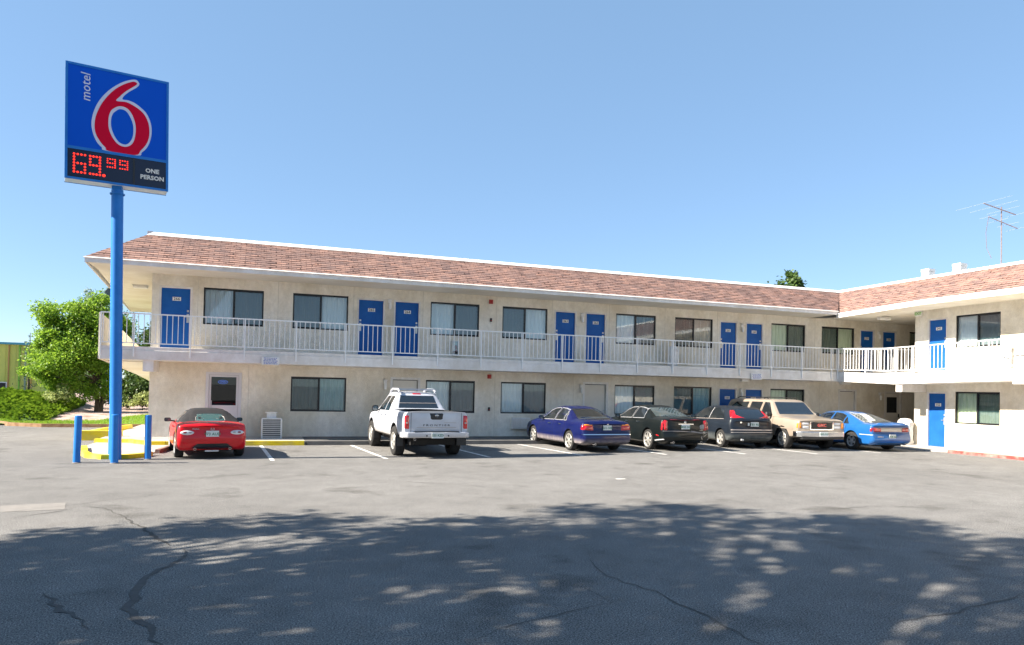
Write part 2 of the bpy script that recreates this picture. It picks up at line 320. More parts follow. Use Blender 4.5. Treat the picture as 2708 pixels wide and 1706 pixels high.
loW = [(4.17, 5.95), (8.67, 10.46), (11.44, 13.2), (16.05, 17.8), (18.67, 20.44), (23.33, 25.1)]
loD = [(20.8, 21.6, '161'), (22.07, 22.9, '160')]
DT = 4.65
ops = [(a, b, UZ, UT) for a, b in upW]+[(a, b, 2.75, DT) for a, b, _ in upD]
wall_mesh(0, 36, 2.33, 5.06, ops).build('wall', M_['stucco'], motel)
ops = [(a, b, LZ, LT) for a, b in loW]+[(a, b, 0, 1.92) for a, b, _ in loD]+[(1.66, 2.60, 0, 2.0), (7.5, 8.4, 0, 1.97), (14.77, 15.69, 0, 1.98), (27.0, 27.88, 0, 1.96), (29.6, 30.5, 0, 1.92)]
wall_mesh(0, 36, -.14, 2.33, ops).build('wall', M_['stucco'], motel)
wu = wall_mesh(4.03, 30, 2.33, 5.06, [(4.42, 5.15, 2.75, DT), (5.51, 7.16, UZ, UT), (12.5, 14.3, UZ, UT), (16, 16.8, 2.75, DT)]).build('wall', M_['stucco'], motel); wu.matrix_basis = WING
wl = wall_mesh(4.03, 30, -.14, 2.33, [(4.42, 5.15, -.08, 1.91), (5.51, 7.16, LZ, LT), (12.5, 14.3, LZ, LT)]).build('wall', M_['stucco'], motel); wl.matrix_basis = WING
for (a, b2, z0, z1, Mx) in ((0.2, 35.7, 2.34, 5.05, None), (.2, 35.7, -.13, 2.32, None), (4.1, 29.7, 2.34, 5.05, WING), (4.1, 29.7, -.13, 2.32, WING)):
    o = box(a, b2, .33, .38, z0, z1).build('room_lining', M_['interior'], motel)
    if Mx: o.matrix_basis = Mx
for x, z0, z1 in [(x, 2.74, 5.05) for x in (1.30, 3.7, 6.12, 8.5, 11.2, 13.38, 15.75, 18.2, 20.65, 23.05, 25.6)]+[(x, 0, 2.32) for x in (2.86, 7.2, 11.2, 14.3, 20.3, 25.9)]:
    box(x, x+.012, -.004, .004, z0, z1).build('wall_joint', noisy('joint', (.52, .48, .41), (.62, .58, .5), 3) if 'joint' not in bpy.data.materials else bpy.data.materials['joint'], motel)
# end walls and backs
b = MB(); b.box(0, .2, .22, 14, -.14, 5.06); b.box(.2, 36, 13.8, 14, -.14, 5.06); b.box(WX+.001, 36, -4.029, -3.83, -.14, 5.06); b.box(WX+.02, 36, -30, -29.8, -.14, 5.06); b.box(35.8, 36, -29.8, 13.8, -.14, 5.06)
b.build('wall', M_['stucco'], motel)
box(.3, 35.7, .39, 13.7, 2.40, 2.6).build('wall', M_['dark'], motel)

# ---- roof: stepped shingle courses
def courses(name, e0, e1, t0, t1, n, uvf, lift=.011):
    mb = MB(); e0, e1, t0, t1 = map(Vector, (e0, e1, t0, t1)); nrm = (e1-e0).cross(t0-e0).normalized()
    if nrm.z < 0: nrm = -nrm
    S = (t0-e0).length
    for i in range(n):
        a, b2 = i/n, (i+1)/n; p = [e0.lerp(t0, a)+nrm*lift, e1.lerp(t1, a)+nrm*lift, e1.lerp(t1, b2), e0.lerp(t0, b2)]
        q = [e0.lerp(t0, a), e1.lerp(t1, a), p[1], p[0]]
        mb.add(p, [(0, 1, 2, 3)], uvs=[[(uvf(v), k*1.04) for v, k in zip(p, (a*n*.13, a*n*.13, b2*n*.13-.001, b2*n*.13-.001))]])
        mb.add(q, [(0, 1, 2, 3)], uvs=[[(uvf(v), a*n*.1352+.001) for v in q]])
    return mb.build('roof', M_['shingle'], motel)
E = 1.5; R0, R1 = 5.205, 6.23
r1 = courses('roof', (-E, -E, R0), (25.4, -E, R0), (-.12, -.1, R1), (26.8, -.1, R1), 13, lambda v: v.x)
r2_ = courses('roof', (25.4, -1.5, R0-.12), (25.4, -30, R0), (26.8, -.1, R1), (26.8, -30, R1), 13, lambda v: -v.y+.17)
r3 = courses('roof', (-2.8, 13.9, R0), (-E, -E, R0), (-1.4, 13.9, R1), (-.12, -.1, R1), 13, lambda v: v.y)
# cap and flat roof
mb = MB(); zc0, zc1 = R1-.025, R1+.10
mb.add([(-.18, -.17, zc0), (26.73, -.17, zc0), (26.90, -.02, zc1), (0, -.02, zc1), (0, .05, zc1), (26.97, .05, zc1)], [(0, 1, 2, 3), (3, 2, 5, 4)])
mb.add([(26.73, -.17, zc0), (26.73, -30, zc0), (26.88, -30, zc1), (26.88, -.02, zc1), (27.0, -30, zc1), (27.0, .05, zc1)], [(0, 1, 2, 3), (3, 2, 4, 5)])
mb.bar((-.1, .02, R1+.045), (-1.38, 13.9, R1+.045), .16, .17)
mb.build('roof_cap', M_['white'], r1)
mb = MB(); mb.prism([(-.05, 0), (26.9, 0), (26.9, -30), (36, -30), (36, 14), (-1.3, 13.9)], R1-.1, R1-.02); mb.build('flat_roof', M_['roofflat'], motel)
# fascia (gutter boards) with a thin drip edge
def board(parent, name, mat, pts, w, h, top, off=0):
    mb = MB()
    for a, b2 in zip(pts, pts[1:]): mb.bar((a[0], a[1], a[2]+top), (b2[0], b2[1], b2[2]+top), w, h)
    return mb.build(name, mat, parent)
mb = MB(); mb.box(-E-.02, 25.38, -E-.02, -E+.02, 5.04, 5.18); mb.add([(-E-.06, -E-.06, 5.17), (25.40, -E-.06, 5.17), (25.40, -E+.02, 5.222), (-E+.02, -E+.02, 5.222)], [(0, 1, 2, 3)]); mb.box(-E-.05, 25.40, -E-.05, -E+.01, 5.165, 5.172); fa = mb.build('fascia', M_['trim'], motel)
mb = MB(); mb.bar((-E, -E+.02, 5.11), (-2.8, 13.9, 5.11), .04, .14); mb.bar((-E-.01, -E+.02, 5.196), (-2.81, 13.9, 5.196), .07, .033); mb.build('fascia', M_['trim'], motel)
def stripY(x, ys, zf, z0, z1, th):
    mb = MB(); vs = []
    for Y in ys:
        d = zf(Y); vs += [(x-th, Y, z0+d), (x, Y, z0+d), (x, Y, z1+d), (x-th, Y, z1+d)]
    n = len(ys); fs = []
    for i in range(n-1):
        for k in range(4): fs.append((i*4+k, i*4+(k+1) % 4, (i+1)*4+(k+1) % 4, (i+1)*4+k))
    fs += [(3, 2, 1, 0), ((n-1)*4, (n-1)*4+1, (n-1)*4+2, (n-1)*4+3)]
    return mb.add(vs, fs)
ysE = [-1.42, -3, -5.4, -30]
mb = stripY(25.42, ysE, ze, 5.04, 5.19, .045); mb2 = stripY(25.43, ysE, ze, 5.19, 5.222, .08)
mb.add(mb2.v, mb2.f); mb.build('fascia', M_['white'], motel)
# soffits
mb = MB(); mb.box(-E+.02, 25.4, -E+.02, -.0, 5.055, 5.10)
mb.add([(-1.48, 0, 5.056), (0, 0, 5.056), (-1.2, 13.9, 5.056), (-2.78, 13.9, 5.056)], [(0, 1, 2, 3)])
mb.add([(25.42, -1.5, 4.94), (25.42, -5.4, 5.055), (WX+.01, -5.4, 5.055), (WX+.01, -1.5, 5.0)], [(0, 1, 2, 3)])
mb.add([(25.42, -5.4, 5.055), (25.42, -30, 5.055), (WX+.01, -30, 5.055), (WX+.01, -5.4, 5.055)], [(0, 1, 2, 3)])
mb.add([(WX+.01, -4.03, 5.04), (36, -4.03, 5.04), (36, 0, 5.04), (WX+.01, 0, 5.04)], [(0, 1, 2, 3)])
mb.add([(25.42, -1.5, 4.94), (WX+.01, -1.5, 5.0), (WX+.01, 0, 5.04), (25.42, 0, 5.04)], [(0, 1, 2, 3)])
mb.build('soffit', M_['soffit'], motel)

# ---- walkway slab
mb = MB(); mb.box(-1.13, 25.66, -1.25, 0, 2.33, 2.615); mb.box(-1.11, 25.64, -1.235, -.001, 2.615, 2.72)
sl = mb.build('walkway_slab', M_['trim'], motel); bevel(sl, .008)
mb = MB(); ysS = [-1.251, -2.6, -4.1, -6.3, -7.7, -9, -30]
a1 = stripY(WX, ysS, zo, 2.33, 2.615, 1.25); a2 = stripY(WX, ysS, zo, 2.615, 2.72, 1.235); mb.add(a1.v, a1.f); mb.add(a2.v, a2.f)
mb.box(WX+.001, 36, -4.03, -.001, 2.34, 2.72)
mb.build('walkway_slab', M_['white'], motel)
# carrying beam ends
b = MB(); b.box(-.02, .26, -1.20, -.001, 2.0, 2.329); b.build('beam', M_['trim'], motel)
b = MB(); b.box(25.70, WX-.001, -4.34, -4.06, 1.93, 2.21); b.build('beam', M_['trim'], motel)
b = MB(); b.box(25.60, 25.66, -9.2, -8.5, 2.22, 2.52); b.build('beam', M_['white'], motel)

# ---- railings
def rail_run(pts, post_ts, n_bal, name='railing', mat=None, zf=lambda p: 0, drop=True, out=(0, -1)):
    """pts: two plan points; post_ts: distances of posts from the first; the balusters stay in the railing's mesh"""
    a, b2 = Vector(pts[0]), Vector(pts[1]); Ln = (b2-a).length; d = (b2-a)/Ln
    mb = MB(); seg = 12
    P = lambda t, z: (a.x+d.x*t, a.y+d.y*t, z+zf((a.x+d.x*t, a.y+d.y*t)))
    for i in range(seg):
        t0, t1 = Ln*i/seg, Ln*(i+1)/seg
        mb.bar(P(t0, 3.675), P(t1, 3.675), .042, .036); mb.bar(P(t0, 2.815), P(t1, 2.815), .028, .028)
    for i in range(n_bal):
        t = (i+.5)*Ln/n_bal
        if min([abs(t-p) for p in post_ts]+[9]) < .04: continue
        mb.bar(P(t, 2.825), P(t, 3.66), .019)
    o = mb.build(name, M_['rail'], motel)
    for p in post_ts:
        m2 = MB(); m2.bar(P(p, 2.42 if drop else 2.72), P(p, 3.66), .036)
        m2.build('post', M_['rail'], o)
    return o
posts = [-.26+1.505*k-(-1.13) for k in range(18)]
posts = [p for p in posts if p < 26.75]
rail_run([(-1.13, -1.268), (25.64, -1.268)], [0.02]+posts, 178)
rail_run([(25.63, -1.27), (25.63, -30)], [.02, 1.43, 2.85, 3.59, 4.99, 6.43, 7.9, 9.4, 10.9, 12.4], 191, zf=lambda p: zo(p[1]))
rail_run([(25.9, -1.29), (28.6, -2.9)], [.02, 2.9], 19)      # the stair-head rail in the corner
# solid stepped-down parapet of the end stair
pr = [(-1.27, 3.66), (0, 3.55), (2.35, 3.37), (4.15, 3.15), (5.94, 2.98), (8.5, 2.75), (8.5, 1.72), (7.88, 1.77), (5.34, 1.96), (2.48, 2.12), (.16, 2.25), (-1.24, 2.33)]
mb = MB(); n = len(pr); mb.add([(-1.17, y, z) for y, z in pr]+[(-1.135, y, z) for y, z in pr], [tuple(range(n)), tuple(range(n, 2*n))[::-1]]+[(i, n+i, n+(i+1) % n, (i+1) % n) for i in range(n)])
mb.build('stair_parapet', M_['soffit'], motel)
mb = MB(); mb.add([(-1.13, 0, 2.3), (0, 0, 2.3), (0, 8.5, 1.75), (-1.13, 8.5, 1.75), (-1.13, 0, 2.7), (0, 0, 2.7), (0, 8.5, 2.0), (-1.13, 8.5, 2.0)], [(0, 1, 2, 3), (7, 6, 5, 4), (0, 4, 5, 1), (1, 5, 6, 2), (2, 6, 7, 3), (3, 7, 4, 0)])
mb.build('stair_flight', M_['soffit'], motel)

# ---- windows: each its own part with panes, screen and curtain
def curtain(u0, u1, z0, z1, mat, parent, seed, y=.125, gap=None):
    rnd = random.Random(seed); n = 70; mb = MB(); ph = [rnd.uniform(0, 6) for _ in range(3)]; fr = rnd.uniform(34, 44)
    vs = []
    for i in range(n+1):
        u = u0+(u1-u0)*i/n; yy = y+.016*math.sin(fr*u+ph[0]+.8*math.sin(5*u+ph[1]))+.008*math.sin(2.3*fr*u+ph[2])
        vs += [(u, yy*.9+.012, z1), (u+.006*math.sin(19*u), yy, z0)]
    mb.add(vs, [(2*i, 2*i+1, 2*i+3, 2*i+2) for i in range(n)])
    return mb.build('curtain', mat, parent, 180)
def window(u0, u1, z0, z1, dark='R', cur='curtain', seed=0, Mx=None, cur2=None, split=None, screen=True):
    f = MB(); t = .042; uc = split or (u0+u1)/2; Y0, Y1 = .035, .085
    f.box(u0, u1, Y0, Y1, z1-t-.012, z1); f.box(u0, u1, Y0-.006, Y1, z0, z0+t); f.box(u0, u0+t, Y0+.001, Y1, z0+t, z1-t-.012); f.box(u1-t, u1, Y0+.001, Y1, z0+t, z1-t-.012)
    f.box(uc-t*.75, uc+t*.75, Y0+.004, Y1, z0+t, z1-t-.012)
    a, b2 = (uc+t*.75, u1-t) if dark == 'R' else (u0+t, uc-t*.75); s = .022
    f.box(a, b2, Y0+.01, Y0+.035, z0+t, z0+t+s); f.box(a, b2, Y0+.01, Y0+.035, z1-t-.012-s, z1-t-.012)
    o = f.build('window', M_['frame'], motel)
    if Mx: o.matrix_basis = Mx
    for (p, q) in ((u0+t, uc-t*.75), (uc+t*.75, u1-t)):
        yy = Y0+.022 if (p > uc) == (dark == 'R') else Y0+.04
        MB().add([(p, yy, z0+t), (q, yy, z0+t), (q, yy, z1-t), (p, yy, z1-t)], [(0, 1, 2, 3)]).build('pane', M_['glass'], o)
    if screen:
        MB().add([(a, Y0+.03, z0+t), (b2, Y0+.03, z0+t), (b2, Y0+.03, z1-t), (a, Y0+.03, z1-t)], [(0, 1, 2, 3)]).build('insect_screen', M_['screen'], o)
    c1, c2 = (cur, cur2 or cur)
    if c1: curtain(u0+.01, uc, z0+.01, z1-.01, M_[c1], o, seed)
    if c2: curtain(uc+.004, u1-.01, z0+.01, z1-.01, M_[c2], o, seed+77)
    return o
cfg = [('R', 'curtain', None), ('L', 'curtain', None), ('R', 'curtain', None), ('L', 'curtain', None), ('R', 'curtain', None), ('L', 'curtainbrown', None), ('R', 'curtaincream', None), ('L', 'curtaincream', None), ('R', 'curtaincream', None)]
for i, ((a, b2), (d, c1, c2)) in enumerate(zip(upW, cfg)): window(a, b2, UZ, UT, d, c1, i, cur2=c2)
window(*loW[0], LZ, LT, 'L', 'curtainteal', 20, cur2='curtainteal')  # curtains added here; their teal stands in for reflections on the office glass
window(*loW[1], LZ, LT, 'R', 'curtain', 21, cur2='curtain')
window(*loW[2], LZ, LT, 'R', 'curtain', 22, cur2='curtain')
window(*loW[3], LZ, LT, 'R', 'curtain', 23)
window(*loW[4], LZ, LT, 'L', 'curtainteal', 24)
window(*loW[5], LZ, LT, 'R', 'curtaincream', 25)
window(5.51, 7.16, UZ, UT, 'R', 'curtain', 30, WING, screen=True)
window(5.51, 7.16, LZ, LT, 'R', 'curtaincream', 31, WING, screen=True)
window(12.5, 14.3, UZ, UT, 'R', 'curtain', 32, WING); window(12.5, 14.3, LZ, LT, 'R', 'curtain', 33, WING)

# ---- doors
def casing(u0, u1, z0, z1, mat='trim', wd=.045, Mx=None):
    f = MB(); f.box(u0-wd, u0+.012, -.012, .09, z0, z1+wd); f.box(u1-.012, u1+wd, -.012, .09, z0, z1+wd); f.box(u0+.012, u1-.012, -.012, .09, z1-.012, z1+wd)
    o = f.build('door_frame', M_[mat], motel)
    if Mx: o.matrix_basis = Mx
    return o
def room_door(u0, u1, z0, z1, num, hinge='L', Mx=None, handle=True):
    casing(u0, u1, z0, z1, Mx=Mx)
    o = box(u0+.012, u1-.012, .05, .095, z0, z1-.012).build('door', M_['doorblue'], motel)
    if Mx: o.matrix_basis = Mx
    uc = (u0+u1)/2+(.02); zc = z0+1.56
    pl = box(uc-.12, uc+.12, .042, .05, zc-.058, zc+.058).build('number_plaque', M_['numplate'], o); bevel(pl, .018, 3)
    text('lettering', num, .125, M_['ink'], pl, (uc, .041, zc-.002), (1, 0, 0), (0, 0, 1), .0015, bold=.002)
    hu = u1-.075 if hinge == 'L' else u0+.075; sg = -1 if hinge == 'L' else 1
    h = MB(); h.box(hu-.034, hu+.034, .035, .05, z0+.83, z0+1.10); h.box(hu-.028, hu+.028, .03, .05, z0+1.16, z0+1.22); h.bar((hu, .02, z0+1.0), (hu+sg*.11, .015, z0+1.0), .018); h.box(hu-.012, hu+.012, .012, .035, z0+.985, z0+1.015)
    h.build('handle', M_['rimsilver'], o)
    box(u0+.012, u1-.012, .03, .12, z0-.02, z0+.012).build('threshold', M_['steel'], o)
    return o
hinges = 'LRLRLRLRL'
for (a, b2, nm), h in zip(upD, hinges): room_door(a, b2, 2.75, DT, nm, h)
for (a, b2, nm), h in zip(loD, 'RL'): room_door(a, b2, 0, 1.92, nm, h)
room_door(4.42, 5.15, 2.75, DT, '241', 'L', WING); room_door(4.42, 5.15, -.08, 1.91, '152', 'L', WING); room_door(16, 16.8, 2.75, DT, '242', 'L', WING)
for (a, b2, t) in ((7.5, 8.4, 1.97), (14.77, 15.69, 1.98), (27.0, 27.88, 1.96)):
    casing(a, b2, 0, t, 'white', .07); d = box(a+.035, b2-.035, .06, .10, .02, t-.035).build('door', M_['cream'], motel); tag(d, 'blank cream painted service door')
    box(b2-.1, b2-.05, .01, .035, .95, 1.0).build('handle', M_['steel'], d)
# laundry-type door with a small dark window
casing(29.6, 30.5, 0, 1.92, wd=.06)
dm = wall_mesh(29.612, 30.488, 0, 1.9, [(29.72, 30.33, 1.03, 1.73)], .04); d = dm.build('door', M_['cream'], motel); d.location = (0, .03, 0); tag(d, 'cream door with a dark square window')
box(29.72, 30.33, .02, .03, 1.03, 1.73).build('pane', M_['dark'], d); box(30.38, 30.44, -.03, 0, .82, .98).build('handle', M_['black'], d)
# aluminium glass office door
f = MB(); u0, u1, z1 = 1.66, 2.60, 2.0
f.box(u0-.06, u0+.035, -.015, .08, 0, z1+.05); f.box(u1-.035, u1+.06, -.015, .08, 0, z1+.05); f.box(u0+.035, u1-.035, -.015, .08, z1-.035, z1+.05)
f.build('door_frame', M_['framelit'], motel)
f = MB(); f.box(u0+.04, u0+.10, .02, .06, .02, z1-.04); f.box(u1-.10, u1-.04, .02, .06, .02, z1-.04); f.box(u0+.10, u1-.10, .02, .06, z1-.10, z1-.04); f.box(u0+.10, u1-.10, .024, .056, .02, .95); f.box(u0+.10, u1-.10, .018, .062, .95, 1.0)
d = f.build('door', M_['framelit'], motel); tag(d, 'aluminium framed glass office door')
MB().add([(u0+.1, .04, 1.0), (u1-.1, .04, 1.0), (u1-.1, .04, z1-.1), (u0+.1, .04, z1-.1)], [(0, 1, 2, 3)]).build('pane', M_['glassdoor'], d)
box(u0+.11, u0+.13, -.03, .0, .7, 1.15).build('handle', M_['steel'], d)
# room behind office door: one dark sheet, the gloom put into its colour
box(u0-.3, u1+.3, .30, .31, 0, 2.1).build('wall', M_['dark'], motel)

# ================================================================== things fixed to the motel
neon = thing('neon_sign', 'small glowing blue oval sign hanging inside the glass office door', 'sign', (2.10, .09, 1.74)); neon.scale = (.75,)*3
nb = MB(); nb.tube([(.19*math.cos(a), 0, .075*math.sin(a)) for a in [i*math.pi/12 for i in range(25)]], .012, 6, False); nb.build('tube', M_['neon'], neon)
text('lettering', 'OPEN', .10, M_['neon'], neon, (0, -.01, 0), (1, 0, 0), (0, 0, 1), .004, bold=.003)
def wall_light(x, z, label):
    t = thing('wall_light', label, 'lamp', (x, -.0, z), 0, 'wall lamps between the room doors')
    b = MB(); b.box(-.055, .055, -.05, 0, .05, .16); b.box(-.075, .075, -.16, 0, .16, .185); b.build('bracket', M_['white'], t)
    b = MB(); b.lathe([(0, -.16), (.045, -.15), (.055, -.02), (.045, .05), (0, .052)], 12, Matrix.Translation((0, -.085, 0))); b.build('lamp_glass', M_['numplate'], t, 60)
for x, z, s in ((7.34, 4.52, 'beside door 265 on the upper floor'), (14.6, 4.45, 'beside door 263 on the upper floor'), (21.84, 4.42, 'beside door 261 on the upper floor'), (29.15, 4.45, 'beside door 259 on the upper floor'), (7.25, 1.76, 'on the ground floor left of the blank door behind the pickup'), (14.62, 1.76, 'on the ground floor above the dark blue sedan'), (21.84, 1.76, 'on the ground floor above the tan utility wagon'), (29.26, 1.74, 'on the ground floor left of the door with a dark window')):
    wall_light(x, z, 'small white wall lamp '+s)
def strip_light(x, y, z, label, ln=.55):
    t = thing('ceiling_light', label, 'lamp', (x, y, z), 0, 'box lights under the ceilings of the walkways')
    box(-ln/2, ln/2, -.11, .11, -.03, -.002).build('housing', M_['white'], t); bevel(box(-ln/2+.02, ln/2-.02, -.09, .09, -.11, -.031).build('diffuser', M_['numplate'], t), .02)
strip_light(27.2, -2.1, 4.99, 'cream box light under the upper ceiling at the inner corner', .6)
strip_light(26.6, -.7, 2.33, 'white box light under the lower ceiling near the corner', .5)
strip_light(21.3, -.9, 2.33, 'white box light under the walkway above the tan utility wagon', .35)
strip_light(-.8, 3.2, 5.05, 'cream box light under the eave at the left end of the motel', .5)
def alarm(z, label, z2, l2):
    t = thing('fire_alarm', label, 'alarm', (10.985, 0, z), 0, 'red fire alarms on the motel wall')
    bevel(box(-.075, .075, -.03, -.001, -.075, .075).build('backplate', M_['redbox'], t), .006)
    MB().lathe([(0, -.07), (.05, -.065), (.062, -.03), (.062, 0)], 16, Matrix.Translation((0, -.03, 0)) @ Matrix.Rotation(R(90), 4, 'X') @ Matrix.Scale(-1, 4, (0, 0, 1))).build('horn', M_['redbox'], t, 60)
    p = thing('alarm_pull', l2, 'alarm', (10.995, 0, z2), 0, 'dark pull boxes under the fire alarms')
    bevel(box(-.035, .035, -.045, -.001, -.065, .065).build('housing', M_['ink'], p), .006); box(-.025, .025, -.055, -.046, -.03, -.005).build('handle', M_['redbox'], p)
alarm(4.85, 'red fire alarm high on the upper wall between two windows', 4.19, 'small dark pull box on the upper wall below the red alarm')
alarm(2.15, 'red fire alarm on the lower wall just under the walkway', .98, 'small dark pull box on the lower wall right of the pickup')
t = thing('extinguisher_cabinet', 'pale fire extinguisher cabinet on the upper wall under a window', 'cabinet', (9.69, 0, 2.86))
b = MB(); b.box(-.13, .13, -.10, -.001, 0, .03); b.box(-.13, .13, -.10, -.001, .50, .53); b.box(-.13, -.105, -.10, -.001, .03, .5); b.box(.105, .13, -.10, -.001, .03, .5); b.box(-.105, .105, -.02, -.001, .03, .5); b.build('housing', M_['white'], t)
b = MB(); b.tube([(.02, -.055, .05), (.02, -.055, .33), (.02, -.055, .37)], [.042, .042, .02], 12); b.build('extinguisher', M_['redbox'], t, 60)
box(-.105, .105, -.099, -.095, .03, .5).build('door_glass', M_['glass'], t); box(-.10, .10, -.102, -.1, .05, .15).build('label_strip', M_['ink'], t)
def notice(x, label, lines, w_=.52):
    t = thing('notice_sign', label, 'sign', (x, -1.3, 2.42), 0)
    bevel(box(-w_/2, w_/2, -.012, 0, -.125, .125).build('board', M_['white'], t), .006)
    b = MB(); rnd = random.Random(len(label))          # lines of small blue print, too small to read in the photograph
    for k in range(5):
        u = -w_/2+.05+rnd.uniform(0, .03)
        while u < w_/2-.09:
            l = rnd.uniform(.025, .085); b.box(u, u+l, -.014, -.0125, .075-.043*k, .095-.043*k); u += l+.018
    b.build('lettering', M_['inkblue'], t)
notice(3.51, 'white notice board with blue print on the walkway edge above the office door', None)
notice(21.58, 'white notice board on the walkway edge above the tan utility wagon', None)
t = thing('exit_sign', 'green and white exit sign under the ceiling at the wing corner', 'sign', (WX-.03, -4.02, 4.93), R(-90))
bevel(box(-.15, .15, -.05, 0, -.10, .10).build('housing', M_['white'], t), .01); text('lettering', 'EXIT', .15, newmat('exit_green', (.16, .50, .06), .5), t, (0, -.052, 0), (1, 0, 0), (0, 0, 1), .002, bold=.004)
t = thing('wall_heater', 'pale louvred air conditioner set in the wall under a ground floor window', 'air conditioner', (12.2, 0, .28))
b = MB(); b.box(-.36, .36, -.14, 0, 0, .40); b.build('housing', M_['white'], t)
b = MB()
for k in range(8): b.box(-.33, .33, -.155, -.141, .04+k*.042, .06+k*.042)
b.build('louvre', M_['trim'], t)
# condensing unit with a metal hood on top
t = thing('condensing_unit', 'grey white louvred condensing unit standing against the wall right of the red convertible', 'air conditioner', (3.6, -.62, 0))
b = MB(); X, Yd, H = .29, .24, .60
for sx in (-1, 1):
    for sy in (-1, 1): b.box(sx*X-.02, sx*X+.02, sy*Yd-.02, sy*Yd+.02, 0, H)
b.box(-X, X, -Yd, Yd, H, H+.03); b.box(-X+.01, X-.01, -Yd+.01, Yd-.01, 0, .03); b.build('frame', M_['white'], t)
b = MB()
for k in range(9): b.box(-X+.02, X-.02, -Yd-.005, -Yd+.015, .06+k*.06, .078+k*.06); b.box(-X-.005, -X+.012, -Yd+.02, Yd-.02, .06+k*.06, .078+k*.06)
b.build('louvre', M_['white'], t); box(-X+.03, X-.03, -Yd+.03, Yd-.03, .03, H-.01).build('coil', newmat('coil_grey', (.10, .11, .12), .6), t)
b = MB(); b.box(-.15, .13, -.1, .12, H+.03, H+.2); b.box(-.2, .16, -.12, .14, H+.2, H+.225); b.build('hood', M_['white'], t)
# dome-topped litter bins
def bin_(name, label, loc, h=1.0, r=.27, mat='white', group=None):
    t = thing(name, label, 'bin', loc, 0, group)
    MB().lathe([(0, 0), (r*.94, 0), (r, .03), (r, h*.66), (r*1.04, h*.67), (r*1.04, h*.7), (r*.98, h*.70)], 24).build('body', M_[mat], t, 40)
    MB().lathe([(r*1.0, h*.70), (r*1.0, h*.80), (r*.9, h*.91), (r*.6, h*.98), (0, h)], 24).build('lid', M_[mat], t, 50)
    b = MB(); b.box(-.12, .12, -r-.012, -r+.06, h*.72, h*.84); b.build('flap', M_['trim'], t)
    return t
bin_('litter_bin', 'white dome topped litter bin on the ground beside the wing corner', (26.6, -3.7, -.05), .98, .27)
bin_('litter_bin', 'grey white litter bin on the upper walkway between two windows', (18.33, -.42, 2.72), .82, .2)
t = bin_('litter_bin', 'white litter bin on the upper walkway of the wing near the picture edge', (26.55, -7.62, 2.72), .84, .22)
t = thing('ice_cabinet', 'tall white cabinet with brown side on the wing walkway at the picture edge', 'cabinet', (26.6, -8.22, 2.72)); bevel(box(-.28, .28, -.2, .2, 0, .80).build('body', M_['white'], t), .02); box(-.29, -.281, -.16, .16, .1, .7).build('front_panel', M_['cream'], t)
# roof vents and television aerial
for (y, x, z1, s, l) in ((-1.75, 30, 7.25, .36, 'white roof vent box nearest the inner corner of the roof'), (-3.2, 30, 7.25, .36, 'white roof vent box right of the other tall vent'), (-4.35, 29, 6.75, .3, 'low white roof vent box left of the television aerial')):
    t = thing('roof_vent', l, 'vent', (x, y, R1-.02), 0, 'vent boxes on the wing roof')
    h = z1-R1; box(-s/2, s/2, -s/2, s/2, 0, h-.12).build('shaft', M_['white'], t); box(-s/2-.008, s/2+.008, -s/2-.008, s/2+.008, h-.11, h).build('cap', M_['white'], t); box(-s/2-.02, -s/2-.001, -s/2+.02, -s/2+.1, .05, h-.12).build('seam', M_['steel'], t)
t = thing('television_aerial', 'thin rusty television aerial on a mast above the wing roof', 'aerial', (30, -4.9, R1-.02))
rust = noisy('rusty_steel', (.14, .10, .10), (.26, .22, .22), 20, .7)
MB().tube([(0, 0, 0), (.02, 0, 1.2), (0, 0, 2.95)], .022, 6).build('mast', rust, t)
al = newmat('aluminium_rod', (.22, .25, .30), .7, 0)
b = MB(); b.bar((-.75, .16, 3.05), (.5, -.2, 2.65), .03); b.bar((-.5, .14, 2.55), (.5, -.28, 2.1), .025); b.build('boom', rust, t)
b = MB(); dv = Vector((.35, -1, .12)).normalized()
for k, (s, ln) in enumerate(((0, .95), (.3, .8), (.6, .55), (1, .3))):
    c = Vector((-.75, .16, 3.05)).lerp(Vector((.5, -.2, 2.65)), s); b.bar(c-dv*ln, c+dv*ln, .007)
for k in range(4):
    c = Vector((-.5, .14, 2.55)).lerp(Vector((.5, -.28, 2.1)), k/3); b.bar(c-dv*(.3+.03*k), c+dv*(.3+.03*k), .008)
b.build('element', al, t)
b = MB(); b.tube([(-.5, .12, 2.6), (-.35, .35, 2.0), (-.2, .42, 1.4), (-.1, .3, 1.0)], .01, 5); b.build('cable', rust, t)
# floodlight arm behind the pole, under the eave
t = thing('floodlight', 'dark floodlight under the eave at the left end, half hidden by the sign pole', 'lamp', (-1.75, 3.6, 4.72)); bevel(box(-.22, .1, -.12, .12, -.1, .12).build('housing', newmat('floodlight_grey', (.05, .09, .12), .5), t), .02); t.rotation_euler = (0, R(35), 0)
box(.02, .06, -.02, .02, .1, .38).build('arm', M_['steel'], t)
# ================================================================== ground
def smooth(x): x = max(0, min(1, x)); return x*x*(3-2*x)
mb = MB(); S = 900; mb.add([(-S, -S, GZ), (S, -S, GZ), (S, S, GZ), (-S, S, GZ)], [(0, 1, 2, 3)])
mb.build('ground', M_['asphalt'], kind='structure')
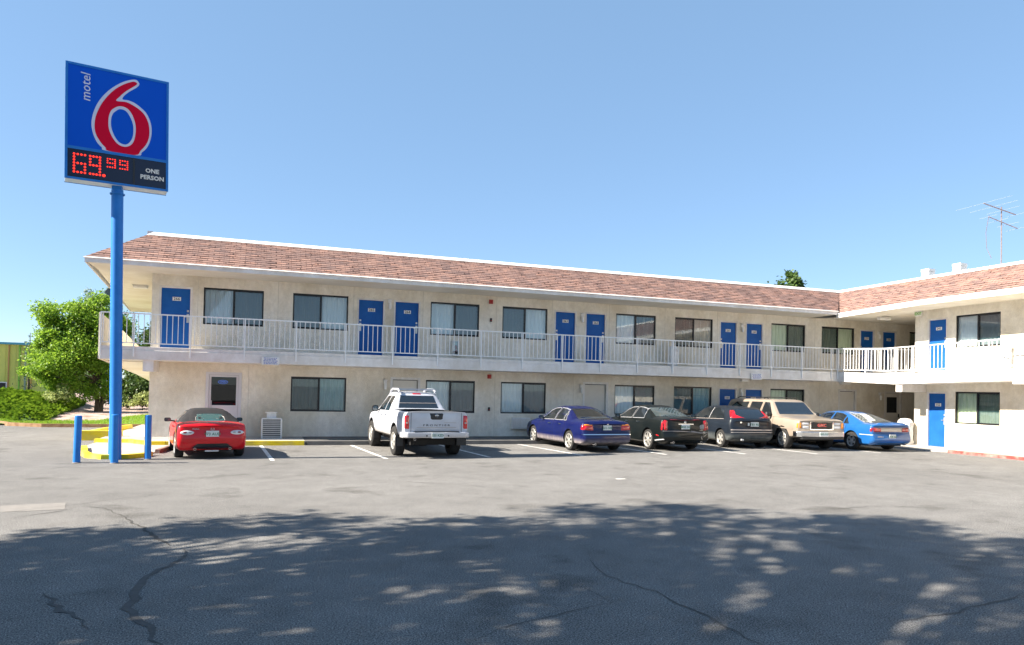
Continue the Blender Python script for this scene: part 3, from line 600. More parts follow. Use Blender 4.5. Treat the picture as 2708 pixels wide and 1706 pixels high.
# walkway concrete in front of the rooms, its kerb a real step
mb = MB()
mb.prism([(.95, -1.95), (4.57, -1.95), (4.57, -.001), (-1.2, -.001), (-1.2, -.75), (-.2, -1.0), (.3, -1.95)], GZ-.02, 0)
mb.prism([(-1.2, 0), (-.001, 0), (-.001, 7.5), (-1.2, 7.5)], GZ-.02, 0)
m5 = MB(); m5.prism([(4.571, -1.95), (25.0, -1.95), (25.0, -1.0), (36, -1.0), (36, -.001), (4.571, -.001)], GZ-.02, 0); m5.build('pavement', M_['concreteshade'], kind='structure')
w1 = mb.build('pavement', M_['concrete'], kind='structure'); bevel(w1, .02)
mb = MB(); mb.prism([(25.0, -1.95), (25.0, -6.1), (25.45, -6.6), (25.45, -30), (WX-.001, -30), (WX-.001, -4.0), (36, -4.0), (36, -1.001), (25.001, -1.001)], GZ-.02, -.06)
bevel(mb.build('pavement', M_['concrete'], kind='structure'), .02)
# flush island round the sign pole
mb = MB(); mb.prism([(-1.22, -2.2), (-1.0, -3.2), (-.72, -4.4), (-.5, -5.1), (-.2, -5.45), (.3, -5.4), (.62, -5.05), (.75, -4.1), (.95, -2.0), (.28, -2.0), (-.25, -1.06), (-1.2, -.8)], GZ-.02, GZ+.03)
mb.build('pavement', M_['concrete'], kind='structure')
def kerb(pts, w_, z0, z1, mat, label=None, cat='kerb', name='kerb'):
    mb = MB(); P = [Vector(p) for p in pts]; n = len(P); vs = []
    for i, p in enumerate(P):
        d = (P[min(i+1, n-1)]-P[max(i-1, 0)]).normalized(); nn = Vector((-d.y, d.x))*w_/2; s = .85
        vs += [(*(p-nn), z0), (*(p+nn), z0), (*(p+nn*s), z1), (*(p-nn*s), z1)]
    fs = [(i*4+k, i*4+(k+1) % 4, (i+1)*4+(k+1) % 4, (i+1)*4+k) for i in range(n-1) for k in range(4)]+[(3, 2, 1, 0), ((n-1)*4, (n-1)*4+1, (n-1)*4+2, (n-1)*4+3)]
    o = mb.add(vs, fs).build(name, mat); return tag(o, label, cat)
kerb([(.75, -1.99), (4.53, -1.99)], .15, GZ-.02, .012, M_['yellow'], 'long straight yellow painted kerb in front of the red convertible')
kerb([(-1.25, -.86), (-.3, -1.14), (.3, -2.0), (.74, -2.0)], .14, GZ-.02, .016, M_['yellow'], 'bent yellow kerb end between the sign pole and the wall corner')
kerb([(-1.1, -2.9), (-.92, -3.7), (-.74, -4.6), (-.5, -5.25), (-.15, -5.6), (.35, -5.55), (.66, -5.2), (.73, -4.9)], .17, GZ-.02, GZ+.10, M_['yellow'], 'curved yellow kerb round the small island at the foot of the sign pole')
kerb([(.82, -4.3), (.98, -3.0)], .12, GZ-.02, GZ+.10, noisy('worn_brown_kerb', (.12, .05, .04), (.32, .24, .20), 6, .8), 'short worn reddish brown kerb right of the island')
kerb([(-1.85, .3), (-.75, .3)], .28, GZ-.02, .17, M_['yellow'], 'thick yellow kerb wall at the left end of the motel')
kerb([(-1.80, .45), (-1.62, 2.6), (-1.2, 4.6)], .14, GZ-.02, .13, M_['yellow'], 'thin yellow kerb running back beside the left end of the motel')
kerb([(4.61, -1.985), (25.0, -1.985)], .12, GZ-.02, .004, M_['concreteshade'], 'long unpainted concrete kerb coloured as in shade in front of the parked cars')
kerb([(25.36, -6.55), (25.36, -30)], .16, GZ-.02, -.03, M_['redkerb'], 'red painted kerb in front of the right wing')
# stall lines
mb = MB()
for (a, b2) in (((3.3, -2.1), (3.58, -6.46)), ((5.91, -2.1), (6.31, -6.35)), ((8.66, -2.1), (9.07, -6.25)), ((11.37, -2.1), (11.9, -6.1)), ((14.1, -2.1), (14.6, -6.1)), ((16.85, -2.1), (17.32, -6.2)), ((19.4, -2.1), (19.85, -6.45)), ((22.1, -2.1), (22.5, -6.4))):
    a, b2 = Vector(a), Vector(b2); d = (b2-a).normalized(); n = Vector((-d.y, d.x))*.05; k = 8
    mm = MB(); mm.add([(*(a-n), GZ+.004), (*(b2-n), GZ+.004), (*(b2+n), GZ+.004), (*(a+n), GZ+.004)], [(0, 1, 2, 3)])
    o = mm.build('stall_line', M_['line'], kind='structure')
mm = MB(); mm.add([(10.3, -11.1, GZ+.004), (10.52, -11.12, GZ+.004), (10.54, -11.02, GZ+.004), (10.32, -11.0, GZ+.004)], [(0, 1, 2, 3)]); mm.build('stall_line', M_['line'], kind='structure')
# cracks: thin ragged ribbons
def crack(pts, wd, mat, seed, z=.004):
    rnd = random.Random(seed); P = [Vector(p) for p in pts]; Q = []
    for a, b2 in zip(P, P[1:]):
        n = max(2, int((b2-a).length/.12)); d = (b2-a).normalized(); nn = Vector((-d.y, d.x))
        for i in range(n): Q.append(a.lerp(b2, i/n)+nn*rnd.gauss(0, .022))
    Q.append(P[-1]); mb = MB(); vs = []; n = len(Q); w0 = 1
    for i, p in enumerate(Q):
        d = (Q[min(i+1, n-1)]-Q[max(i-1, 0)]).normalized(); nn = Vector((-d.y, d.x)); w0 += rnd.uniform(-.3, .3); w0 = max(.35, min(1.5, w0)); ww = wd*w0*min(1, (min(i, n-1-i)+.4)/4)
        vs += [(*(p-nn*ww/2), GZ+z), (*(p+nn*ww/2), GZ+z)]
    mb.add(vs, [(2*i, 2*i+2, 2*i+3, 2*i+1) for i in range(n-1)]); mb.build('crack', mat, kind='structure')
def px(x, y):      # ground point seen at a pixel of the 2408-wide photograph
    d = f_+r2*((x/.88922-1354)/1861.25)-u2*((y/.88922-1000.41)/1861.25); o = Vector((3.3427, -24.1945, 1.6995)); k = (GZ-o.z)/d.z; p = o+d*k; return (p.x, p.y)
crack([px(*p) for p in ((190, 1193), (250, 1195), (300, 1220), (355, 1258), (400, 1285))], .035, M_['crackthin'], 1)
crack([px(*p) for p in ((0, 1206), (150, 1190), (260, 1175), (400, 1160))], .02, M_['crackthin'], 2)
crack([px(*p) for p in ((0, 1222), (90, 1210), (190, 1195))], .02, M_['crackthin'], 3)
crack([px(*p) for p in ((430, 1290), (440, 1305), (350, 1355), (315, 1390), (300, 1420), (320, 1450), (360, 1490), (385, 1530))], .05, M_['crack'], 4)
crack([px(*p) for p in ((110, 1395), (150, 1435), (210, 1480))], .06, M_['crack'], 5)
crack([px(*p) for p in ((1395, 1310), (1400, 1340), (1470, 1370), (1560, 1400), (1660, 1450), (1760, 1500), (1830, 1540))], .018, M_['crack'], 6)
crack([px(*p) for p in ((1350, 1375), (1400, 1395), (1460, 1425))], .025, M_['crack'], 7)
crack([px(*p) for p in ((1450, 1408), (1330, 1440), (1180, 1480), (1080, 1517))], .025, M_['crack'], 8)
crack([px(*p) for p in ((2408, 1395), (2250, 1440), (2080, 1470))], .018, M_['crack'], 9)
crack([px(*p) for p in ((900, 1130), (1050, 1138), (1200, 1150))], .015, M_['crackthin'], 10)
crack([px(*p) for p in ((1500, 1190), (1700, 1180), (1860, 1200), (2100, 1190), (2400, 1205))], .015, M_['crackthin'], 11)
crack([px(*p) for p in ((0, 1045), (70, 1045), (120, 1044))], .05, M_['crack'], 12)
mb = MB(); mb.add([(*px(*p), GZ+.003) for p in ((0, 1190), (155, 1182), (152, 1198), (0, 1205))], [(0, 1, 2, 3)]); mb.build('patch', M_['patch'], kind='structure')

# ---- planted bank at the left
def bank(X, Y):
    return GZ+.10+.55*smooth((Y-9.5)/9)*smooth((-4.9-X)/3.2)+.12*smooth((Y-8)/5)
edge = [(-40, 30), (-15, 14.5), (-6.55, 9.1), (-5.9, 7.95), (-4.6, 7.15), (-.2, 6.98)]
def edgeY(X): return lerp_table(edge, X)
def sheet(name, x0, x1, yf, y1, mat, nx=60, ny=40, dz=0, kind='structure', rough=.0, seed=0):
    rnd = random.Random(seed); vs = []
    for i in range(nx+1):
        X = x0+(x1-x0)*i/nx; a = yf(X); bb = y1(X) if callable(y1) else y1
        for j in range(ny+1):
            Y = a+(bb-a)*j/ny; vs.append((X, Y, bank(X, Y)+dz+rnd.uniform(-rough, rough)))
    fs = [(i*(ny+1)+j, (i+1)*(ny+1)+j, (i+1)*(ny+1)+j+1, i*(ny+1)+j+1) for i in range(nx) for j in range(ny)]
    return MB().add(vs, fs).build(name, mat, None, 180, kind=kind)
M_['gravel'] = noisy('pink_gravel_mulch', (.36, .26, .22), (.62, .50, .45), 24, .95, 1, 60, c3=(.22, .12, .08), s3=2, bdist=.03)
M_['soil'] = noisy('dark_soil', (.05, .035, .02), (.10, .07, .04), 10, .95, 1, 30)
M_['grass'] = noisy('grass', (.09, .18, .012), (.16, .27, .025), 14, .9, 1, 80, bdist=.03)
sheet('planted_bank', -40, -.25, edgeY, 40, M_['gravel'])
sheet('lawn', -14, -.25, edgeY, lambda X: edgeY(X)+lerp_table([(-14, .9), (-6, 1.5), (-3.2, 2.3), (-1.5, 8), (0, 9)], X), M_['grass'], dz=.02)
kerb([(-6.5, 9.0), (-5.9, 7.9), (-4.6, 7.08), (-.2, 6.92)], .14, GZ-.02, GZ+.13, noisy('brown_kerb', (.20, .10, .05), (.34, .22, .12), 5, .8), 'low brown kerb along the front of the lawn at the left')
def blades(name, pts, mat, hmin, hmax, lean, wd, label, cat, seed, surf=True):
    rnd = random.Random(seed); mb = MB()
    for (x, y, z) in pts:
        a = rnd.uniform(0, 6.28); h = rnd.uniform(hmin, hmax); dx, dy = math.cos(a), math.sin(a); l = rnd.uniform(-lean, lean); l2 = rnd.uniform(-lean, lean)
        mb.add([(x-dx*wd, y-dy*wd, z), (x+dx*wd, y+dy*wd, z), (x+l, y+l2, z+h)], [(0, 1, 2)])
    return mb.build(name, mat, kind='stuff', label=label, cat=cat)
rnd = random.Random(5); pts = []
while len(pts) < 9000:
    X = rnd.uniform(-8, -.4); wY = lerp_table([(-14, .9), (-6, 1.5), (-3.2, 2.3), (-1.5, 8), (0, 9)], X); Y = edgeY(X)+rnd.uniform(.05, 1)*wY; pts.append((X, Y, bank(X, Y)))
blades('grass', pts, M_['grassblade'], .05, .13, .05, .012, 'bright green grass strip along the kerb of the planted bank', 'grass', 3)
# juniper ground cover: tiered feathery sprays over a mound
def jun_h(X, Y):
    """height of the juniper mass above the bank"""
    left = smooth((-5.0-.10*(Y-12)-X)/.9); front = smooth((Y-edgeY(X)-.25)/1.2)
    bump = .27+.07*math.sin(1.7*X+.6*Y)+.06*math.sin(2.9*Y-1.1*X)+.06*math.sin(6*X+4*Y)
    return left*front*smooth((24-Y)/4)*bump*1.25
rnd = random.Random(9); mb = MB(); cnt = 0
while cnt < 26000:
    X = rnd.uniform(-16, -4.8); Y = rnd.uniform(8.5, 24); h = jun_h(X, Y)
    if h < .06 or Y < edgeY(X)+.15: continue
    cnt += 1; z = bank(X, Y)+h*rnd.uniform(.6, 1.0)
    g = Vector((-(jun_h(X+.15, Y)-h), -(jun_h(X, Y+.15)-h), .15)).normalized()
    a = rnd.uniform(-2.6, -.5); d = (Vector((math.cos(a), math.sin(a), rnd.uniform(.0, .75)))+g*.3).normalized(); s = rnd.uniform(.10, .24); side = d.cross(Vector((0, 0, 1))).normalized()*s*.28; p = Vector((X, Y, z))
    mb.add([p-side*.5, p+side*.5, p+d*s*.6+side, p+d*s, p+d*s*.6-side], [(0, 1, 2, 3, 4)])
j = mb.build('juniper_cover', M_['juniper'], kind='stuff', label='low spreading bright green juniper covering the bank at the far left', cat='ground cover')
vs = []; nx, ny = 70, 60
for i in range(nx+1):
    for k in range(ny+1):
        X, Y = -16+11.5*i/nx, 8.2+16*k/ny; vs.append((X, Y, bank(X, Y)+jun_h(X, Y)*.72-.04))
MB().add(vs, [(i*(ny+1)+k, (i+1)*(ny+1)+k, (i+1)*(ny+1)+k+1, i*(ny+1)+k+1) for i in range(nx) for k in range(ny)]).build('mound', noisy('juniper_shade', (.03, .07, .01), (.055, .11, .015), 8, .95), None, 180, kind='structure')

# ================================================================== trees and shrubs
def limb_tube(mb, a, b2, r0, r1, rnd, seg=5, wob=.06, n=7):
    a, b2 = Vector(a), Vector(b2); ln = (b2-a).length; pts = []; rs = []
    for i in range(seg+1):
        t = i/seg; o = Vector((rnd.gauss(0, 1), rnd.gauss(0, 1), rnd.gauss(0, .5)))*wob*ln*(t*(1-t))*1.6; pts.append(a.lerp(b2, t)+o); rs.append(r0+(r1-r0)*t)
    mb.tube(pts, rs, n, False); return pts
def leaves(mb, c, r, n, size, rnd, flat=.8, asp=.6, droop=.0):
    c = Vector(c)
    k = 0
    subs = [(Vector((rnd.gauss(0, 1), rnd.gauss(0, 1), rnd.gauss(0, 1)*flat)).normalized()*r*rnd.uniform(.35, .95), r*rnd.uniform(.22, .42)) for _ in range(max(4, int(11*min(1.6, r))))]
    for _ in range(n):
        o, rr = subs[rnd.randrange(len(subs))]; rr *= 1.25
        p = c+Vector((o.x, o.y, o.z*flat))+Vector((rnd.gauss(0, .5), rnd.gauss(0, .5), rnd.gauss(0, .42)))*rr
        d = Vector((rnd.uniform(-1, 1), rnd.uniform(-1, 1), rnd.uniform(-.9, .6)-droop)).normalized(); s = size*rnd.uniform(.6, 1.25)
        sd = d.cross(Vector((rnd.uniform(-1, 1), rnd.uniform(-1, 1), rnd.uniform(-1, 1)))).normalized()*s*asp*.5
        mb.add([p, p+d*s*.5+sd, p+d*s, p+d*s*.5-sd], [(0, 1, 2, 3)])
def tree(name, label, base, blobs, trunk_r, fork, leafm, n_per, size, seed, group=None, trunks=1, cat='tree', extra=None, flat=.8):
    rnd = random.Random(seed); t = thing(name, label, cat, base, 0, group); b0 = Vector(base)
    tb = MB(); rb = [Vector(c[:3])-b0 for c in blobs]; fk = Vector(fork)-b0
    for k in range(trunks):
        s = Vector((.16*(k-(trunks-1)/2), .05*k, -.1)); limb_tube(tb, s, fk+Vector((.25*(k-(trunks-1)/2), 0, 0)), trunk_r, trunk_r*.6, rnd, 6, .03, 9)
    for c, q in zip(rb, blobs):
        pts = limb_tube(tb, fk, c, trunk_r*.45, trunk_r*.12, rnd, 6, .08, 6)
        for _ in range(int(4+3*q[3])):
            e = c+Vector((rnd.gauss(0, 1), rnd.gauss(0, 1), rnd.gauss(0, .8)))*q[3]*.45; limb_tube(tb, pts[rnd.randrange(2, len(pts))], e, trunk_r*.14, .008, rnd, 4, .1, 4)
    tb.build('trunk', M_['bark'], t, 60)
    lm = MB()
    for c, q in zip(rb, blobs): leaves(lm, c, q[3], int(n_per*(q[3]**2)*(q[4] if len(q) > 4 else 1)), size, rnd, flat)
    lm.build('crown', M_[leafm], t); return t
main_blobs = [(-5.9, 16.6, 3.3, 1.2), (-5.0, 16.8, 3.1, 1.2), (-5.2, 17.0, 4.9, 1.1), (-6.4, 16.4, 2.0, 1.0), (-4.8, 17.2, 5.35, 1.0), (-5.7, 17.4, 5.15, .75), (-6.75, 17.0, 4.85, .95), (-6.6, 16.7, 3.95, 1.0), (-7.0, 16.9, 2.95, .95), (-7.35, 17, 2.15, .75), (-6.1, 16.2, 2.55, 1.1), (-5.4, 17, 4.2, 1.2), (-5.7, 16.4, 1.75, .85), (-4.7, 16.6, 1.45, .8), (-4.3, 17.3, 2.6, 1.1), (-4.0, 17.8, 4.5, 1.1), (-3.6, 18.0, 3.2, 1.0), (-6.3, 17.6, 1.3, .7)]
tree('leafy_tree', 'bright yellow green leafy tree with a forked trunk behind the sign pole', (-4.66, 17, .0), main_blobs, .13, (-4.6, 17, 1.5), 'leaf', 4200, .125, 21, trunks=2)
tree('leafy_tree', 'dark green tree behind the motel end, seen under the walkway', (-1.9, 22.5, .1), [(-2.0, 21.5, 1.5, 1.2), (-3.2, 21.8, 1.3, 1.1), (-1.0, 22, 1.6, 1.1), (-4.4, 22, 1.5, 1.0), (-2.6, 22, 4.3, 1.1), (-2.3, 22, 2.4, 1.3), (-3.3, 22.6, 2.2, 1.2), (-1.2, 22.4, 2.6, 1.2), (-2.7, 22.8, 3.6, 1.2), (-4.0, 23, 3.4, 1.0)], .14, (-1.9, 22.5, 1.4), 'leafdark', 1900, .2, 22)
tree('leafy_tree', 'silvery grey green tree showing between the bright tree and the stair parapet', (-4.4, 23.5, .2), [(-4.9, 23.2, 4.2, 1.1), (-6.2, 23.6, 6.6, .8), (-3.2, 23.3, 3.7, 1.0), (-5.5, 23.4, 5.3, 1.0), (-2.2, 23.4, 3.3, .8)], .12, (-4.4, 23.5, 2), 'leafgrey', 900, .18, 23)
tree('shrub', 'pale green rounded shrub below the bright tree', (-6.25, 15.9, .15), [(-6.3, 15.8, .85, .55), (-6.0, 15.9, 1.15, .5), (-6.6, 15.9, .65, .4)], .03, (-6.25, 15.9, .35), 'leafpale', 2600, .12, 24, cat='shrub')
tree('shrub', 'light green bush between the sign pole and the motel corner', (-3.0, 19.6, .1), [(-2.7, 19.5, .75, .6), (-3.4, 19.8, .55, .5), (-2.2, 19.6, .5, .45)], .03, (-3, 19.6, .3), 'leafpale', 1900, .13, 25, cat='shrub')
tree('shrub', 'dark dense bush behind the sign pole left of the motel', (-4.0, 21.0, .1), [(-4.1, 20.6, .8, .7), (-3.1, 21.2, 1.1, .8), (-5.0, 21.0, .9, .6), (-6.3, 21, 1.2, .7), (-7.2, 21, 1.0, .7)], .03, (-4, 21, .3), 'leafdark', 1300, .16, 26, cat='shrub')
# young conifer in front of the yellow building
def conifer(label, base, H, Rr, seed, dens=1):
    rnd = random.Random(seed); t = thing('conifer', label, 'tree', base)
    MB().tube([(0, 0, -.1), (0, 0, H*.5), (0, 0, H)], [.07, .045, .012], 7).build('trunk', M_['bark'], t, 60); mb = MB()
    z = H*.10
    while z < H*.98:
        rr = Rr*(1-z/H)**.8+.12; k = rnd.randrange(3, 6)
        for _ in range(k):
            a = rnd.uniform(0, 6.28); d = Vector((math.cos(a), math.sin(a), rnd.uniform(-.15, .25))); ln = rr*rnd.uniform(.6, 1.1)
            for i in range(int(26*ln*dens)+4):
                s = rnd.random(); p = Vector((0, 0, z))+d*ln*s; e = (d*.5+Vector((rnd.uniform(-1, 1), rnd.uniform(-1, 1), rnd.uniform(-.3, .9)))).normalized()*rnd.uniform(.07, .15); sd = e.cross(Vector((0, 0, 1))).normalized()*.022
                mb.add([p-sd, p+sd, p+e], [(0, 1, 2)])
        z += .16+rnd.uniform(0, .14)
    mb.build('crown', M_['needle'], t); return t
conifer('thin young conifer in front of the yellow green building', (-9.1, 22, .3), 4.0, .75, 31)
conifer('dark conifer mostly hidden behind the bright tree', (-8.6, 27, .3), 5.1, 1.0, 32, 1.3)
tree('leafy_tree', 'top of a distant tree above the motel roof', (50.2, 30, 0), [(50.2, 30, 12.3, 1.15), (49.7, 30, 11.4, 1.1), (50.9, 30, 11.5, 1.0), (50.5, 30, 13.2, .6), (50, 30, 10, 1.6)], .3, (50.2, 30, 8), 'leafgreyer' if False else 'leafdark', 520, .34, 33)
tree('leafy_tree', 'thin twig top of a far tree left of the roof corner', (54.6, 30, 0), [(54.6, 30, 11.1, .35, .9)], .12, (54.6, 30, 9), 'leafdark', 500, .25, 34)
tree('leafy_tree', 'sparse tree tips just above the inner roof corner', (60.5, 32, 0), [(60.4, 32, 11.1, .5, .5), (61.4, 32, 10.9, .4, .5)], .12, (60.5, 32, 9), 'leafdark', 500, .28, 35)
# the shade trees that stand left of the camera and throw the dappled shadow
import itertools
def crownblobs(cx, cy, cz, Rx, Ry, Rz, n, rnd, r=(1.0, 1.6)):
    out = []
    for _ in range(n):
        a = rnd.uniform(0, 6.28); q = math.sqrt(rnd.random()); out.append((cx+Rx*q*math.cos(a), cy+Ry*q*math.sin(a), cz+Rz*rnd.uniform(-1, 1)*(1-q*.6), rnd.uniform(*r)))
    return out
def shade(label, base, H, blobs, seed, dens=620): return tree('shade_tree', label, base, blobs, .24, (base[0], base[1], H), 'leafshade', dens, .17, seed, flat=.8)
rn = random.Random(77)
shade('shade tree casting the left part of the dappled shadow on the asphalt', (-5.6, -17.6, GZ), 3.5, crownblobs(-5.8, -17.2, 6.6, 3.9, 3.1, 1.6, 60, rn, (.5, .95)), 41)
shade('tall shade tree left of the viewer casting the middle of the dappled shadow', (-2.6, -22.0, GZ), 5, crownblobs(-3.0, -18.3, 9.2, 3.9, 4.2, 1.2, 62, rn, (.5, .95))+[(-2.9+rn.gauss(0, .8), -16.7+rn.gauss(0, .6), 9.8+rn.gauss(0, .4), .6) for _ in range(9)], 42, 480)
shade('broad shade tree behind the viewer casting the right part of the dappled shadow', (-1.2, -27.5, GZ), 5, crownblobs(-.6, -22.4, 11.2, 3.8, 5.0, 1.4, 80, rn, (.5, .95)), 43, 500)
for k, (x, y, hh) in enumerate(((-17, -34, 7.5), (-9, -38, 8))):
    tree('shade_tree', 'one of two tall trees across the road behind the viewer', (x, y, GZ), crownblobs(x, y, hh*.58, 3.0, 2.6, hh*.36, 16, rn, (1.4, 2.2)), .26, (x, y, hh*.3), 'leafdark', 150, .5, 50+k, group='tall trees behind the viewer', flat=.9)

# ================================================================== far building at the left
yb = thing('storage_building', 'yellow green metal building with a teal roof edge at the far left', 'building', (-17.4, 45, 0))
yel = noisy('yellow_green_cladding', (.50, .52, .10), (.58, .60, .15), 1.2, .6, .1, 30, stretch=(1, 1, .2), c3=(.44, .50, .12), s3=.3)
b = MB(); b.box(-40, 3.2, 0, 20, GZ, 4.55); b.build('wall', yel, yb)
teal = newmat('teal_roof_edge', (.05, .28, .38), .5)
b = MB(); b.box(-40.2, 3.4, -.25, 20.2, 4.551, 4.72); b.build('roof', teal, yb)
b = MB(); b.add([(-40.2, -.2, 4.721), (3.4, -.2, 4.721), (3.4, 10, 5.1), (-40.2, 10, 5.1)], [(0, 1, 2, 3)]); b.build('roof', M_['white'], yb)
ribs = MB()
for k in range(58): ribs.box(-39.6+k*.74, -39.55+k*.74, -.03, -.001, .0, 4.5)
ribs.build('cladding_rib', yel, yb)
for x, col, wd in ((.66, (.45, .22, .08), .06), (1.42, (.18, .42, .03), .10), (2.28, (.48, .26, .07), .07), (1.85, (.22, .30, .20), .13)):
    b = MB(); b.box(x-wd/2, x+wd/2, -.13, -.031, 0, 4.5); 
    if wd > .12: b.box(x-.17, x+.17, -.22, -.031, 4.5, 4.72); b.box(x-.1, x+.1, -.2, -.14, 4.721, 4.85)
    b.build('downpipe', newmat('pipe_paint', col, .5), yb)
b = MB(); b.box(-1.2, .58, -.1, -.001, .62, 1.42); wf = b.build('window', M_['white'], yb); b = MB(); b.box(-1.15, .50, -.12, -.101, .70, 1.34); b.build('pane', M_['frame'], wf)
b = MB(); b.box(-5.2, -3.6, -.1, -.001, .62, 1.42); wf = b.build('window', M_['white'], yb); b = MB(); b.box(-5.1, -3.7, -.12, -.101, .70, 1.34); b.build('pane', M_['frame'], wf)

# ================================================================== pole sign
sg = thing('pole_sign', 'tall blue pole sign with a big red 6 and a red electronic price', 'sign', (.135, -5.75, GZ)); sg.rotation_euler = (0, R(-1.15), 0)
H0 = -GZ
pb = MB(); pb.lathe([(.125, 0), (.125, 6.13+H0)], 32); pb.lathe([(.145, 6.02+H0), (.158, 6.03+H0), (.158, 6.05+H0), (.13, 6.06+H0)], 32); pb.box(-.1, .1, -.1, .1, 6.12+H0, 6.3+H0)
pb.build('pole', M_['poleblue'], sg, 50)
Sg = Matrix.Translation((0, 0, H0)) @ Matrix.Rotation(R(13.5), 4, 'Z')
W2, Zb, Zt, DP = 1.035, 6.215, 8.815, .22
def sbox(*a):
    mb = MB(); mb.box(*a); mb.v = [tuple(Sg @ Vector(v)) for v in mb.v]; return mb
def smb(mb): mb.v = [tuple(Sg @ Vector(v)) for v in mb.v]; return mb
mb = MB(); mb.box(-W2, W2, -DP+.02, DP-.02, Zb, Zt); cab = bevel(smb(mb).build('cabinet', M_['signside'], sg), .012)
fr = MB(); t = .045
for yy in (-1, 1):
    y0, y1 = sorted((yy*DP, yy*(DP-.03)))
    fr.box(-W2-.006, W2+.006, y0, y1, Zt-t, Zt+.006); fr.box(-W2-.006, W2+.006, y0, y1, Zb-.006, Zb+t*.9); fr.box(-W2-.006, -W2+t, y0, y1, Zb+t*.9, Zt-t); fr.box(W2-t, W2+.006, y0, y1, Zb+t*.9, Zt-t); fr.box(-W2+t, W2-t, y0, y1, 6.885, 6.95)
smb(fr).build('frame', M_['poleblue'], sg)
for yy in (-1, 1):
    y0, y1 = sorted((yy*(DP-.012), yy*(DP-.021)))
    fp = sbox(-W2+t, W2-t, y0, y1, 6.95, Zt-t).build('face_panel', M_['signblue'], sg)
    def FM(off): 
        Mx = Matrix(((1, 0, 0, 0), (0, 0, -1, 0), (0, 1, 0, 0), (0, 0, 0, 1)))      # (u, z) -> x, z facing -Y
        if yy > 0: Mx = Matrix.Rotation(math.pi, 4, 'Z') @ Mx
        return Sg @ Matrix.Translation((0, yy*(DP-.010+off), 0)) @ Mx
    Wo = [(0.407, 8.66), (0.355, 8.713), (0.259, 8.696), (0.09, 8.609), (-0.117, 8.435), (-0.299, 8.216), (-0.437, 7.967), (-0.516, 7.709), (-0.537, 7.49), (-0.5, 7.283), (-0.424, 7.108), (-0.329, 7.01), (-0.26, 6.953), (0.39, 6.953), (0.476, 7.04), (0.582, 7.17), (0.654, 7.357), (0.681, 7.586), (0.654, 7.779), (0.572, 7.971), (0.448, 8.09), (0.316, 8.17), (0.186, 8.2), (0.075, 8.198), (0.109, 8.291), (0.223, 8.417), (0.36, 8.537), (0.412, 8.612)]
    Ro = [(0.357, 8.647), (0.281, 8.653), (0.091, 8.543), (-0.095, 8.375), (-0.266, 8.14), (-0.384, 7.908), (-0.46, 7.663), (-0.474, 7.432), (-0.439, 7.273), (-0.352, 7.123), (-0.257, 7.02), (-0.19, 6.956), (0.34, 6.956), (0.453, 7.08), (0.558, 7.23), (0.62, 7.399), (0.632, 7.6), (0.598, 7.791), (0.517, 7.946), (0.406, 8.043), (0.274, 8.111), (0.145, 8.149), (-0.05, 8.136), (0.014, 8.244), (0.138, 8.396), (0.285, 8.531), (0.365, 8.612)]
    Rh = [(-0.104, 7.949), (0.02, 8.027), (0.17, 8.008), (0.281, 7.867), (0.347, 7.637), (0.337, 7.389), (0.277, 7.205), (0.151, 7.111), (0.002, 7.136), (-0.117, 7.269), (-0.196, 7.469), (-0.202, 7.709), (-0.165, 7.862)]
    Wh = [(-0.073, 7.884), (0.022, 7.961), (0.146, 7.941), (0.239, 7.809), (0.298, 7.626), (0.293, 7.404), (0.243, 7.259), (0.15, 7.166), (0.022, 7.189), (-0.077, 7.313), (-0.145, 7.504), (-0.15, 7.697), (-0.121, 7.812)]
    poly2d('numeral_outline', [Wo, Wh], .003, M_['signsilver'], fp, FM(.002)); poly2d('numeral', [Ro, Rh], .003, M_['signred'], fp, FM(.006))
    me = text_mesh('motel', .27, .003, bold=.001, italic=.12, align='CENTER'); me.materials.clear(); me.materials.append(M_['signsilver'])
    me.transform(FM(.004) @ Matrix.Translation((-.645, 8.32, 0)) @ Matrix.Rotation(R(90), 4, 'Z')); link('lettering', me, fp)
    lp = sbox(-W2+t, W2-t, y0, y1, Zb+t*.9, 6.885).build('price_panel', M_['ledpanel'], sg)
    div = sbox(.30, .335, *sorted((yy*DP, yy*(DP-.02))), Zb+t, 6.885).build('divider', M_['black'], lp)
    for s, sz, zz in (('ONE', .135, 6.635), ('PERSON', .135, 6.475)):
        me = text_mesh(s, sz, .003, bold=.005, spacing=1.02); me.materials.clear(); me.materials.append(M_['white']); me.transform(FM(.004) @ Matrix.Translation((.70, zz, 0))); link('lettering', me, lp)
    segs = {'6': 'afgedc', '9': 'abcdfg'}
    def digit(u0, u1, z0, z1, ch, nx, nz, dot, name='digit'):
        P = set(); mid = nz//2
        for s in segs[ch]:
            if s == 'a': P |= {(i, nz) for i in range(nx+1)}
            if s == 'g': P |= {(i, mid) for i in range(nx+1)}
            if s == 'd': P |= {(i, 0) for i in range(nx+1)}
            if s == 'f': P |= {(0, j) for j in range(mid, nz+1)}
            if s == 'b': P |= {(nx, j) for j in range(mid, nz+1)}
            if s == 'e': P |= {(0, j) for j in range(0, mid+1)}
            if s == 'c': P |= {(nx, j) for j in range(0, mid+1)}
        mb = MB(); Fm = FM(.003)
        for i, j in P:
            u, z = u0+(u1-u0)*i/nx, z0+(z1-z0)*j/nz; mb.lathe([(0, .006), (dot*.62, .005), (dot*.8, 0)], 8, Fm @ Matrix.Translation((u, z, 0)))
        mb.build(name, M_['led'], lp)
    digit(-.865, -.655, 6.375, 6.775, '6', 3, 6, .031); digit(-.555, -.365, 6.375, 6.775, '9', 3, 6, .031)
    digit(-.215, -.065, 6.59, 6.775, '9', 3, 4, .021); digit(.035, .185, 6.59, 6.775, '9', 3, 4, .021)
